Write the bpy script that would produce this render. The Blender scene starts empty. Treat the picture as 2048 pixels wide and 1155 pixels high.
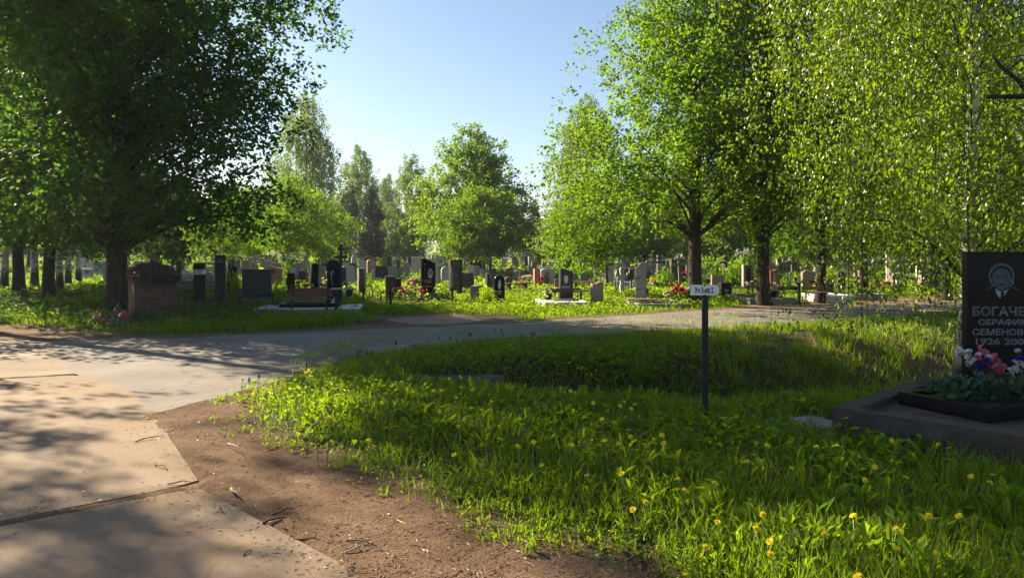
import bpy, bmesh, math, random
import numpy as np
from mathutils import Vector, Matrix, noise as mnoise

C = bpy.context.scene.collection
R = math.radians
scene = bpy.context.scene

# ------------------------------------------------------------------ camera, sky, sun, exposure
F = 1479.0           # focal length in photograph pixels (2048 wide)
HZ = 505.0           # horizon row in the photograph
EYE = 1.6
cam_d = bpy.data.cameras.new('camera')
cam = bpy.data.objects.new('camera', cam_d)
C.objects.link(cam)
cam.location = (0, 0, EYE)
cam.rotation_euler = (R(90), 0, 0)
cam_d.sensor_width = 36.0
cam_d.lens = 36.0 * F / 2048.0
cam_d.shift_y = -(577.5 - HZ) / 2048.0
cam_d.clip_start = 0.05
cam_d.clip_end = 3000
scene.camera = cam

SUN_AZ = R(-56)      # from straight ahead, negative to the left
SUN_EL = R(31.5)
sun_dir = Vector((math.sin(SUN_AZ) * math.cos(SUN_EL), math.cos(SUN_AZ) * math.cos(SUN_EL), math.sin(SUN_EL)))
world = bpy.data.worlds.new('World')
scene.world = world
world.use_nodes = True
wn = world.node_tree
for n in list(wn.nodes):
    wn.nodes.remove(n)
wo = wn.nodes.new('ShaderNodeOutputWorld')
wb = wn.nodes.new('ShaderNodeBackground')
sk = wn.nodes.new('ShaderNodeTexSky')
sk.sky_type = 'NISHITA'
sk.sun_disc = False
sk.sun_elevation = SUN_EL
sk.sun_rotation = SUN_AZ
sk.air_density = 1.0
sk.dust_density = 0.8
sk.ozone_density = 1.6
wb.inputs["Strength"].default_value = 0.051
wn.links.new(sk.outputs[0], wb.inputs['Color'])
wn.links.new(wb.outputs[0], wo.inputs['Surface'])

sl = bpy.data.lights.new('sun', 'SUN')
so = bpy.data.objects.new('sun', sl)
C.objects.link(so)
sl.energy = 5.0
sl.angle = R(0.5)
sl.color = (1.0, 0.84, 0.60)
so.rotation_euler = sun_dir.to_track_quat('Z', 'Y').to_euler()
so.location = (-30, 40, 30)

scene.view_settings.view_transform = 'Standard'
scene.view_settings.look = 'None'
scene.view_settings.exposure = 1.74
scene.view_settings.gamma = 1.0
scene.view_settings.use_curve_mapping = False
scene.cycles.max_bounces = 8
scene.cycles.transmission_bounces = 6
scene.cycles.diffuse_bounces = 4
scene.cycles.volume_bounces = 0

# ------------------------------------------------------------------ helpers
def P(px, py, z=0.0):
    """ground point under a pixel measured in the photograph"""
    Y = F * (EYE - z) / (py - HZ)
    return ((px - 1024) / F * Y, Y)

def XY(px, Y):
    return (px - 1024) / F * Y

def ZZ(py, Y):
    return EYE - (py - HZ) / F * Y

def tag(o, label=None, cat=None, group=None, kind=None):
    if label: o['label'] = label
    if cat: o['category'] = cat
    if group: o['group'] = group
    if kind: o['kind'] = kind
    elif cat: o['kind'] = 'thing'
    return o

def thing(name, label, cat, loc=(0, 0, 0), rz=0.0, group=None):
    o = bpy.data.objects.new(name, None)
    C.objects.link(o)
    o.empty_display_size = 0.2
    o.location = loc
    o.rotation_euler = (0, 0, rz)
    return tag(o, label, cat, group)

def np_mesh(name, V, faces_list, mat, smooth=False):
    """faces_list: list of int arrays (m,k)"""
    me = bpy.data.meshes.new(name)
    V = np.asarray(V, dtype=np.float32)
    me.vertices.add(len(V))
    me.vertices.foreach_set('co', V.ravel())
    loops = np.concatenate([np.asarray(f, dtype=np.int32).ravel() for f in faces_list])
    sizes = np.concatenate([np.full(len(f), f.shape[1], dtype=np.int32) for f in faces_list])
    starts = np.concatenate([[0], np.cumsum(sizes)[:-1]]).astype(np.int32)
    me.loops.add(len(loops))
    me.loops.foreach_set('vertex_index', loops)
    me.polygons.add(len(sizes))
    me.polygons.foreach_set('loop_start', starts)
    me.polygons.foreach_set('use_smooth', np.full(len(sizes), smooth, dtype=bool))
    me.update(calc_edges=True)
    me.materials.append(mat)
    return me

def link(name, me, parent=None):
    o = bpy.data.objects.new(name, me)
    C.objects.link(o)
    if parent: o.parent = parent
    return o

class MB:
    """collects shapes of one part in local coordinates and links them as one mesh"""
    def __init__(s): s.v = []; s.f = []; s.sm = []
    def add(s, vs, fs, smooth=False):
        b = len(s.v)
        s.v += [tuple(v) for v in vs]
        s.f += [tuple(i + b for i in f) for f in fs]
        s.sm += [smooth] * len(fs)
        return s
    def box(s, x0, x1, y0, y1, z0, z1, taper=0.0):
        t = taper
        vs = [(x0, y0, z0), (x1, y0, z0), (x1, y1, z0), (x0, y1, z0),
              (x0 + t, y0 + t, z1), (x1 - t, y0 + t, z1), (x1 - t, y1 - t, z1), (x0 + t, y1 - t, z1)]
        fs = [(0, 3, 2, 1), (4, 5, 6, 7), (0, 1, 5, 4), (1, 2, 6, 5), (2, 3, 7, 6), (3, 0, 4, 7)]
        return s.add(vs, fs)
    def prism(s, pts, y0, y1):
        """outline in x,z extruded from y0 (front) to y1 (back)"""
        n = len(pts)
        vs = [(x, y0, z) for x, z in pts] + [(x, y1, z) for x, z in pts]
        fs = [tuple(range(n)), tuple(range(2 * n - 1, n - 1, -1))]
        fs += [(i, i + n, (i + 1) % n + n, (i + 1) % n) for i in range(n)]
        return s.add(vs, fs)
    def tube(s, pts, r, sides=6, cap=True):
        pts = [Vector(p) for p in pts]
        rs = r if isinstance(r, (list, tuple, np.ndarray)) else [r] * len(pts)
        vs = []; fs = []
        up = Vector((0.3, 0.2, 1)).normalized()
        for i, p in enumerate(pts):
            d = (pts[min(i + 1, len(pts) - 1)] - pts[max(i - 1, 0)])
            if d.length < 1e-9: d = Vector((0, 0, 1))
            d.normalize()
            ref = up if abs(d.dot(up)) < 0.95 else Vector((1, 0, 0))
            a = d.cross(ref).normalized(); b = d.cross(a).normalized()
            for k in range(sides):
                th = 2 * math.pi * k / sides
                vs.append(p + (a * math.cos(th) + b * math.sin(th)) * rs[i])
        for i in range(len(pts) - 1):
            for k in range(sides):
                k2 = (k + 1) % sides
                fs.append((i * sides + k, i * sides + k2, (i + 1) * sides + k2, (i + 1) * sides + k))
        if cap:
            fs.append(tuple(range(sides - 1, -1, -1)))
            fs.append(tuple((len(pts) - 1) * sides + k for k in range(sides)))
        return s.add(vs, fs, True)
    def mesh(s, name, mat):
        me = bpy.data.meshes.new(name)
        me.from_pydata(s.v, [], s.f)
        me.polygons.foreach_set('use_smooth', s.sm)
        me.materials.append(mat)
        me.update()
        return me
    def build(s, name, mat, parent=None, bevel=0.0):
        me = s.mesh(name, mat)
        bm = bmesh.new(); bm.from_mesh(me)
        bmesh.ops.recalc_face_normals(bm, faces=bm.faces[:])
        bm.to_mesh(me); bm.free()
        o = link(name, me, parent)
        if bevel:
            m = o.modifiers.new('bevel', 'BEVEL'); m.width = bevel; m.segments = 2; m.limit_method = 'ANGLE'
        return o

def chaikin(pts, it=2, closed=True):
    pts = [np.array(p, float) for p in pts]
    for _ in range(it):
        out = []
        n = len(pts)
        for i in range(n if closed else n - 1):
            a, b = pts[i], pts[(i + 1) % n]
            out += [a * .75 + b * .25, a * .25 + b * .75]
        if not closed: out = [pts[0]] + out + [pts[-1]]
        pts = out
    return np.array(pts)

def inside(poly, x, y):
    poly = np.asarray(poly); r = np.zeros(x.shape, bool)
    n = len(poly); j = n - 1
    for i in range(n):
        xi, yi = poly[i]; xj, yj = poly[j]
        c = ((yi > y) != (yj > y))
        with np.errstate(divide='ignore', invalid='ignore'):
            t = (xj - xi) * (y - yi) / (yj - yi + 1e-12) + xi
        r ^= c & (x < t)
        j = i
    return r

def dist_line(pts, x, y, closed=False):
    pts = np.asarray(pts, float); d = np.full(x.shape, 1e9)
    n = len(pts)
    for i in range(n if closed else n - 1):
        a = pts[i]; b = pts[(i + 1) % n]; ab = b - a
        L = (ab ** 2).sum() + 1e-12
        t = np.clip(((x - a[0]) * ab[0] + (y - a[1]) * ab[1]) / L, 0, 1)
        d = np.minimum(d, np.hypot(x - a[0] - t * ab[0], y - a[1] - t * ab[1]))
    return d

def sdist(poly, x, y):
    d = dist_line(poly, x, y, True)
    return np.where(inside(poly, x, y), -d, d)

def sstep(a, b, x):
    t = np.clip((x - a) / (b - a), 0, 1)
    return t * t * (3 - 2 * t)

_rg = np.random.default_rng(7)
_lat = _rg.random((64, 64))
def vnoise(x, y, s=1.0):
    x = np.asarray(x) * s + 500.3; y = np.asarray(y) * s + 700.7
    xi = np.floor(x).astype(int); yi = np.floor(y).astype(int)
    fx = x - xi; fy = y - yi
    fx = fx * fx * (3 - 2 * fx); fy = fy * fy * (3 - 2 * fy)
    g = lambda a, b: _lat[a % 64, b % 64]
    return (g(xi, yi) * (1 - fx) + g(xi + 1, yi) * fx) * (1 - fy) + (g(xi, yi + 1) * (1 - fx) + g(xi + 1, yi + 1) * fx) * fy
def fbm(x, y, s=1.0):
    return vnoise(x, y, s) * .5 + vnoise(x, y, s * 2.1) * .27 + vnoise(x, y, s * 4.3) * .15 + vnoise(x, y, s * 8.9) * .08

# ------------------------------------------------------------------ materials
def new_mat(name):
    m = bpy.data.materials.new(name); m.use_nodes = True
    nt = m.node_tree
    b = nt.nodes['Principled BSDF']
    return m, nt, b, nt.nodes['Material Output']

def ramp(nt, fac, stops):
    r = nt.nodes.new('ShaderNodeValToRGB')
    e = r.color_ramp.elements
    while len(e) < len(stops): e.new(0.5)
    for k, (p, c) in enumerate(stops):
        e[k].position = p; e[k].color = (c[0], c[1], c[2], 1)
    nt.links.new(fac, r.inputs[0])
    return r.outputs[0]

def noise_node(nt, scale, detail=4, rough=0.6, coord='Object', vec=None):
    n = nt.nodes.new('ShaderNodeTexNoise')
    n.inputs['Scale'].default_value = scale
    n.inputs['Detail'].default_value = detail
    n.inputs['Roughness'].default_value = rough
    if vec is None:
        t = nt.nodes.new('ShaderNodeTexCoord'); vec = t.outputs[coord]
    nt.links.new(vec, n.inputs['Vector'])
    return n.outputs['Fac']

def bump(nt, b, h, strength=0.3, dist=0.01):
    n = nt.nodes.new('ShaderNodeBump')
    n.inputs['Strength'].default_value = strength
    n.inputs['Distance'].default_value = dist
    nt.links.new(h, n.inputs['Height'])
    nt.links.new(n.outputs[0], b.inputs['Normal'])

_solid = {}
def solid(name, c, rough=0.6, var=0.25, scale=12, bmp=0.2, metal=0.0, spec=0.5, speck=0.0):
    """a weathered plain material: two tones of one colour mixed by noise, fine relief"""
    if name in _solid: return _solid[name]
    m, nt, b, out = new_mat(name)
    f = noise_node(nt, scale, 6, 0.65)
    lo = tuple(x * (1 - var) for x in c); hi = tuple(min(1, x * (1 + var)) for x in c)
    col = ramp(nt, f, [(0.3, lo), (0.7, hi)])
    if speck:
        f2 = noise_node(nt, 260, 2, 0.5)
        k = ramp(nt, f2, [(0.35, (1 - speck,) * 3), (0.65, (1 + speck,) * 3)])
        mx = nt.nodes.new('ShaderNodeMix'); mx.data_type = 'RGBA'; mx.blend_type = 'MULTIPLY'; mx.inputs[0].default_value = 1
        nt.links.new(col, mx.inputs[6]); nt.links.new(k, mx.inputs[7]); col = mx.outputs[2]
    nt.links.new(col, b.inputs['Base Color'])
    b.inputs['Roughness'].default_value = rough
    b.inputs['Metallic'].default_value = metal
    b.inputs['Specular IOR Level'].default_value = spec
    if bmp: bump(nt, b, noise_node(nt, scale * 5, 5, 0.7), bmp, 0.01)
    _solid[name] = m
    return m

def leaf_mat(name, c1, c2, trans, tmix=0.5, rough=0.45, spec=0.35):
    """thin leaf: each leaf its own tone, light shines through"""
    m, nt, b, out = new_mat(name)
    g = nt.nodes.new('ShaderNodeNewGeometry')
    col = ramp(nt, g.outputs['Random Per Island'], [(0.0, c1), (1.0, c2)])
    nt.links.new(col, b.inputs['Base Color'])
    b.inputs['Roughness'].default_value = rough
    b.inputs['Specular IOR Level'].default_value = spec
    t = nt.nodes.new('ShaderNodeBsdfTranslucent')
    tc = ramp(nt, g.outputs['Random Per Island'], [(0.0, tuple(x * .7 for x in trans)), (1.0, trans)])
    nt.links.new(tc, t.inputs['Color'])
    mx = nt.nodes.new('ShaderNodeMixShader')
    mx.inputs[0].default_value = tmix
    nt.links.new(b.outputs[0], mx.inputs[1]); nt.links.new(t.outputs[0], mx.inputs[2])
    nt.links.new(mx.outputs[0], out.inputs['Surface'])
    return m

L_lime = leaf_mat('lime_leaf', (.035, .080, .008), (.085, .140, .010), (.26, .47, .008), .50, .5, .25)
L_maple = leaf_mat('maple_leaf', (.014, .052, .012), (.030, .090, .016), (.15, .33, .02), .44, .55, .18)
L_birch = leaf_mat('birch_leaf', (.040, .080, .008), (.085, .13, .010), (.31, .48, .008), .47, .35, .5)
L_far = leaf_mat('far_leaf', (.030, .085, .012), (.070, .135, .016), (.32, .52, .02), .5, .6, .15)
L_farbirch = leaf_mat('far_birch_leaf', (.042, .090, .026), (.080, .135, .036), (.28, .42, .05), .46, .6, .15)
L_dark = leaf_mat('dark_needle', (.012, .030, .016), (.025, .05, .022), (.05, .09, .03), .25)
L_grass = leaf_mat('grass_blade', (.040, .075, .008), (.10, .125, .015), (.37, .58, .012), .52, .6, .2)
L_weed = leaf_mat('weed_leaf', (.032, .085, .008), (.075, .135, .010), (.40, .58, .010), .5, .6, .2)
L_gout = leaf_mat('goutweed_leaf', (.030, .085, .008), (.080, .135, .010), (.40, .60, .010), .54, .6, .2)
L_larch = leaf_mat('larch_needle', (.045, .09, .012), (.085, .13, .016), (.32, .46, .02), .45)

def bark_mat(name, c, c2, sc=9):
    m, nt, b, out = new_mat(name)
    t = nt.nodes.new('ShaderNodeTexCoord'); mp = nt.nodes.new('ShaderNodeMapping')
    mp.inputs['Scale'].default_value = (1, 1, .22)
    nt.links.new(t.outputs['Object'], mp.inputs[0])
    f = noise_node(nt, sc, 6, .7, vec=mp.outputs[0])
    nt.links.new(ramp(nt, f, [(.35, c), (.65, c2)]), b.inputs['Base Color'])
    b.inputs['Roughness'].default_value = .9
    b.inputs['Specular IOR Level'].default_value = .2
    bump(nt, b, noise_node(nt, sc * 2.5, 5, .7, vec=mp.outputs[0]), .9, .03)
    return m
B_dark = bark_mat('dark_bark', (.022, .018, .014), (.065, .052, .040))
def birch_bark():
    m, nt, b, out = new_mat('birch_bark')
    t = nt.nodes.new('ShaderNodeTexCoord'); mp = nt.nodes.new('ShaderNodeMapping')
    mp.inputs['Scale'].default_value = (2.2, 2.2, 9)
    nt.links.new(t.outputs['Object'], mp.inputs[0])
    f = noise_node(nt, 1.6, 5, .6, vec=mp.outputs[0])
    col = ramp(nt, f, [(.34, (.025, .022, .02)), (.41, (.35, .32, .27)), (.55, (.60, .57, .50)), (.8, (.68, .65, .58))])
    # the old bark at the foot is black and fissured
    sep = nt.nodes.new('ShaderNodeSeparateXYZ'); nt.links.new(t.outputs['Object'], sep.inputs[0])
    n2 = noise_node(nt, 7, 4, .6)
    ad = nt.nodes.new('ShaderNodeMath'); ad.operation = 'MULTIPLY_ADD'; ad.inputs[1].default_value = -1.4
    nt.links.new(n2, ad.inputs[0]); nt.links.new(sep.outputs['Z'], ad.inputs[2])
    k = ramp(nt, ad.outputs[0], [(0.0, (0, 0, 0)), (.25, (1, 1, 1))])
    mx = nt.nodes.new('ShaderNodeMix'); mx.data_type = 'RGBA'
    nt.links.new(k, mx.inputs[0]); mx.inputs[6].default_value = (.05, .045, .04, 1); nt.links.new(col, mx.inputs[7])
    nt.links.new(mx.outputs[2], b.inputs['Base Color'])
    b.inputs['Roughness'].default_value = .7
    bump(nt, b, f, .4, .02)
    return m
B_birch = birch_bark()

black_granite = solid('black_granite', (.006, .0065, .008), .32, .15, 40, 0.03, 0, .14, .25)
dark_granite = solid('dark_granite', (.034, .036, .042), .5, .2, 30, 0.05, 0, .35, .25)
grey_granite = solid('grey_granite', (.27, .255, .245), .6, .2, 14, .12, 0, .4, .2)
pale_granite = solid('pale_granite', (.44, .43, .40), .65, .15, 10, .15, 0, .4, .15)
brown_granite = solid('brown_granite', (.26, .18, .15), .55, .2, 14, .1, 0, .4, .25)
pink_granite = solid('pink_granite', (.38, .20, .15), .55, .2, 14, .1, 0, .4, .2)
red_granite = solid('red_granite', (.16, .045, .028), .3, .2, 18, .05, 0, .5, .2)
rough_stone = solid('rough_stone', (.12, .10, .085), .9, .5, 7, .8, 0, .2, .3)
mossy_stone = solid('mossy_stone', (.075, .085, .045), .9, .4, 6, .6, 0, .2, .3)
dark_mossy = solid('dark_mossy_stone', (.022, .024, .018), .8, .4, 8, .5, 0, .2, .3)
old_concrete = solid('old_concrete', (.22, .205, .18), .9, .28, 5, .5, 0, .2, .2)
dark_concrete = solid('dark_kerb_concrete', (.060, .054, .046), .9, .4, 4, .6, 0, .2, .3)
white_enamel = solid('white_enamel', (.72, .74, .76), .35, .05, 6, .03)
letter_black = solid('black_lettering', (.012, .012, .015), .5, .1, 9, 0)
engraved = solid('engraved_line', (.30, .36, .38), .8, .12, 60, .1)
engraved_dim = solid('engraved_grey', (.085, .11, .12), .8, .3, 45, .1)
gold_letter = solid('gold_lettering', (.42, .25, .12), .5, .15, 30, 0)
iron_black = solid('black_iron', (.012, .012, .014), .5, .3, 20, .2, .3)
iron_green = solid('grey_green_iron', (.055, .065, .06), .6, .3, 20, .2)
wood_red = solid('red_brown_plank', (.15, .040, .032), .6, .3, 9, .3)
wood_dark = solid('dark_plank', (.050, .034, .024), .75, .4, 9, .4)
wood_pale = solid('weathered_plank', (.20, .14, .10), .8, .3, 9, .4)
wood_orange = solid('reddish_plank', (.26, .095, .05), .7, .25, 9, .3)
wood_grey = solid('grey_weathered_wood', (.20, .18, .15), .85, .3, 8, .4)
cross_brown = solid('dark_brown_cross_wood', (.030, .014, .012), .6, .3, 10, .3)
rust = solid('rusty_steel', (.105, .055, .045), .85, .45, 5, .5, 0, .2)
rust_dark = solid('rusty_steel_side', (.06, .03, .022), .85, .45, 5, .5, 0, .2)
rust_kerb = solid('rusty_kerb', (.13, .07, .045), .85, .4, 7, .4, 0, .2)
soil = solid('dark_soil', (.075, .06, .045), .95, .4, 10, .8, 0, .1, .3)
# ------------------------------------------------------------------ ground plan (metres)
ASPHALT = chaikin([(-16, 11.2), (-8.6, 10.9), (-6.4, 9.2), (-5.4, 8.3), (-4.5, 7.4), (-3.6, 6.95), (-3.0, 7.9), (-2.72, 9.9), (-2.45, 11.3), (-1.42, 12.7),
           (.35, 14.0), (2.16, 14.7), (4.3, 15.6), (7.1, 17.0), (9.7, 18.8), (14, 21.3), (30, 29), (60, 44),
           (58, 48), (30, 33.5), (14.8, 24.6), (12.3, 23.4), (8.6, 22.1), (5.2, 20.6), (2.2, 18.5), (-.27, 16.8), (-2.6, 15.8), (-4.75, 14.6), (-8, 13.6), (-16, 12.9)], 2)
SLABS = [list(map(tuple, q)) for q in [
    [(-2.22, 4.92), (-2.08, 4.96), (-1.9, 4.78), (-.35, 3.27), (.95, 2.0), (-1.4, .2), (-4.55, 2.95)],
    [(-2.30, 5.02), (-2.2, 5.18), (-3.0, 6.45), (-3.35, 7.1), (-4.32, 8.42), (-5.0, 9.15), (-5.72, 9.62), (-8.7, 8.35), (-4.66, 3.05)],
    [(-5.78, 9.72), (-6.4, 10.6), (-7.7, 12.4), (-11.2, 11.0), (-8.9, 8.45)],
]]
JOINTS = [[(-2.18, 5.03), (-4.62, 2.99)], [(-5.74, 9.68), (-8.82, 8.40)]]
PATH = chaikin([(-2.2, 16.25), (-.9, 16.9), (-.2, 18.0), (-1.6, 18.9), (-3.3, 18.0)], 2)
PLOT = [(2.93, 6.72), (3.55, 4.0), (7.6, 4.9), (7.3, 8.6), (5.2, 8.4)]   # refined below by the kerb itself
# front edge of the near verge, from the foot of the photograph up to the road
EDGE = [P(*q) for q in ((1330, 1200), (1250, 1155), (1100, 1110), (960, 1050), (870, 1000), (800, 965), (700, 935), (620, 905), (560, 890), (500, 870), (465, 845), (485, 800), (520, 775), (590, 752))]
EDGE = [(1.35, 2.2)] + EDGE
VERGE = EDGE + [(-2.66, 9.9), (-2.40, 11.3), (-1.36, 12.8), (.38, 14.12), (2.2, 14.8), (4.35, 15.75), (7.15, 17.15), (9.75, 18.95), (14, 21.5), (30, 29.3), (30, 1.0), (1.6, .8)]
DIRT_L = [(-40, 16), (-14, 15.9), P(60, 652), P(150, 662), P(280, 674), P(420, 672), P(560, 664), P(740, 650), P(800, 640), (-3.3, 18.5), (-1.5, 19.2), (-.1, 18.2), (-.1, 17.2), (-2.6, 15.8), (-4.75, 14.6), (-8, 13.6), (-16, 12.9), (-40, 12)]
DIRT_R = [(7.5, 21.2), (14, 23.9), (30, 32.8), (30, 36), (14, 26.2), (8.5, 23.4), (6.6, 22.2)]
DITCH = [(-1.6, 9.75), (-.2, 9.75), (1.2, 9.75), (3.2, 10.2), (5.5, 11.0), (8, 12.2), (12, 14.5), (20, 19)]

def ground_z(x, y):
    d = dist_line(DITCH, x, y)
    amp = .95 * sstep(-1.9, -.2, x)
    w = .55 + .55 * sstep(-1, 3, x)
    z = -amp * np.exp(-(d / (w * 1.12)) ** 2)
    far = sstep(3, 8, np.hypot(x, y))
    z = z + (fbm(x, y, 1.3) - .5) * .09 * far * sstep(.1, 1.2, np.minimum(sd_asph(x, y), 9)) + (fbm(x + 40, y, 6.0) - .5) * .025
    # a low swelling of the bare bank beyond the sign
    z = z + .10 * np.exp(-(((x - 5.6) / 1.5) ** 2 + ((y - 14.3) / 1.2) ** 2))
    # road beds
    edge = sstep(-.9, .3, verge_side(x, y))
    ns = ((vnoise(x, y, 1.6) - .5) * .50 + (vnoise(x, y, 6) - .5) * .14) * (.18 + .82 * edge)
    for s in SLABS:
        sd = sdist(s, x, y) + ns + .13 * edge
        z = z + .022 * sstep(.6, .0, np.abs(sd)) * (sd > -.3)
        z = z + (-.05 - z * .6) * sstep(.10, -.10, sd)
    sd = sd_asph(x, y) + ns * .8
    z = np.where(sd < .6, z * sstep(0, .6, sd) + .012 * sstep(.6, 0, sd), z)
    z = z + (-.06 - z * .6) * sstep(-.06, -.36, sd)
    for jl in JOINTS:
        jd = dist_line(jl, x, y)
        z = np.where(jd < .035 + .05 * vnoise(x, y, 5), .004 + .014 * vnoise(x + 3, y, 7), z)
    sd = sdist(PATH, x, y) + ns
    z = z + (-.06 - z * .6) * sstep(-.04, -.3, sd)
    for s in SLABS:
        z = np.where(sdist(s, x, y) + np.abs(ns) * .6 < -.16, np.minimum(z, -.03), z)
    sd = sdist(PLOT, x, y)
    z = z - .05 * sstep(.1, -.1, sd)
    return z

def verge_side(x, y):
    """grows from the road slabs towards the earth shoulder on their right"""
    ln = np.array([(.6, 3.0), (-2.1, 5.05), (-4.3, 8.4), (-6.0, 10.2)])
    return np.where(inside([(-30, 0), (.9, 2.3), (.6, 3.0), (-2.1, 5.05), (-4.3, 8.4), (-6.0, 10.2), (-30, 20)], x, y), -1, 1) * dist_line(ln, x, y)

def sd_asph(x, y): return sdist(ASPHALT, x, y)

def verge_depth(x, y):
    """how far inside the green verge (m), negative outside"""
    v = inside(VERGE, x, y)
    d = dist_line(EDGE, x, y)
    a = sd_asph(x, y)
    dd = np.minimum(d, a)
    return np.where(v, dd, -dd)

def far_depth(x, y):
    """how far inside the green ground of the graves beyond the road"""
    a = sd_asph(x, y)
    d = np.minimum(a, np.minimum(sdist(DIRT_L, x, y), sdist(PATH, x, y)))
    d = np.minimum(d, sdist(DIRT_R, x, y) + .15)
    beyond = (y > 12.9 + .62 * np.maximum(x, 0)) & ~inside(VERGE, x, y)
    return np.where(beyond, d, -1)

def axis(lo, hi, step, far, n):
    a = np.arange(lo, hi + 1e-6, step)
    g = np.geomspace(step * 2, far, n)
    return np.concatenate([(lo - np.cumsum(g * 0) - g)[::-1], a, hi + g])
gx = axis(-9.5, 9.0, .075, 700, 36)
gy = np.concatenate([-np.geomspace(.3, 60, 14)[::-1] + 2.4, np.arange(2.4, 10, .06), np.arange(10, 27, .14), 27 + np.geomspace(.2, 900, 40)])
GX, GY = np.meshgrid(gx, gy)
gz = ground_z(GX, GY)
nx, ny = len(gx), len(gy)
idx = np.arange(nx * ny).reshape(ny, nx)
quads = np.stack([idx[:-1, :-1], idx[:-1, 1:], idx[1:, 1:], idx[1:, :-1]], -1).reshape(-1, 4)

def ground_mat():
    m, nt, b, out = new_mat('earth')
    at = nt.nodes.new('ShaderNodeAttribute'); at.attribute_name = 'green'
    t = nt.nodes.new('ShaderNodeTexCoord')
    f = noise_node(nt, 1.3, 8, .65)
    f2 = noise_node(nt, 55, 4, .75)
    dirt = ramp(nt, f, [(.28, (.115, .068, .040)), (.5, (.20, .125, .077)), (.72, (.28, .19, .122))])
    fine = ramp(nt, f2, [(.3, (.55, .52, .5)), (.52, (1, 1, 1)), (.75, (1.35, 1.32, 1.25))])
    mx = nt.nodes.new('ShaderNodeMix'); mx.data_type = 'RGBA'; mx.blend_type = 'MULTIPLY'; mx.inputs[0].default_value = 1
    nt.links.new(dirt, mx.inputs[6]); nt.links.new(fine, mx.inputs[7])
    gf = noise_node(nt, 9, 6, .7)
    gr = ramp(nt, gf, [(.3, (.035, .030, .018)), (.5, (.050, .058, .020)), (.7, (.095, .078, .045))])
    mg = nt.nodes.new('ShaderNodeMix'); mg.data_type = 'RGBA'
    nt.links.new(at.outputs['Fac'], mg.inputs[0]); nt.links.new(mx.outputs[2], mg.inputs[6]); nt.links.new(gr, mg.inputs[7])
    nt.links.new(mg.outputs[2], b.inputs['Base Color'])
    b.inputs['Roughness'].default_value = .95
    b.inputs['Specular IOR Level'].default_value = .15
    f3 = noise_node(nt, 14, 6, .8)
    ad = nt.nodes.new('ShaderNodeMath'); ad.operation = 'MULTIPLY_ADD'; ad.inputs[1].default_value = 1.6
    nt.links.new(f3, ad.inputs[0]); nt.links.new(f2, ad.inputs[2])
    bump(nt, b, ad.outputs[0], .9, .035)
    return m
gmesh = np_mesh('ground', np.stack([GX, GY, gz], -1).reshape(-1, 3), [quads], ground_mat(), True)
green = np.maximum(sstep(-.05, .5, verge_depth(GX, GY) + (fbm(GX, GY, 3) - .5) * .5), sstep(-.05, .5, far_depth(GX, GY) + (fbm(GX, GY, 3) - .5) * .5))
green = np.where(GY > 60, 1, green)
# the bare bank behind the sign and the trodden strip in the ditch keep their brown earth
bare = np.exp(-(((GX - 6.3) / 2.2) ** 2 + ((GY - 12.8) / 1.3) ** 2)) * .8 + .6 * np.exp(-(((GX - 2.2) / 1.6) ** 2 + ((GY - 8.9) / .5) ** 2))
green = np.clip(green - np.clip(bare, 0, .8), 0, 1)
att = gmesh.attributes.new('green', 'FLOAT', 'POINT')
att.data.foreach_set('value', green.ravel().astype(np.float32))
tag(link('ground', gmesh), kind='structure')

def flat_sheet(name, poly, z, mat, parent=None, thick=.0):
    bm = bmesh.new()
    vs = [bm.verts.new((p[0], p[1], z)) for p in poly]
    f = bm.faces.new(vs)
    f.normal_update()
    if f.normal.z < 0: f.normal_flip()
    if thick:
        r = bmesh.ops.extrude_face_region(bm, geom=[f])
        for v in r['geom']:
            if isinstance(v, bmesh.types.BMVert): v.co.z += thick
    bmesh.ops.recalc_face_normals(bm, faces=bm.faces[:])
    bmesh.ops.triangulate(bm, faces=bm.faces[:])
    me = bpy.data.meshes.new(name); bm.to_mesh(me); bm.free(); me.materials.append(mat)
    return link(name, me, parent)

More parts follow.
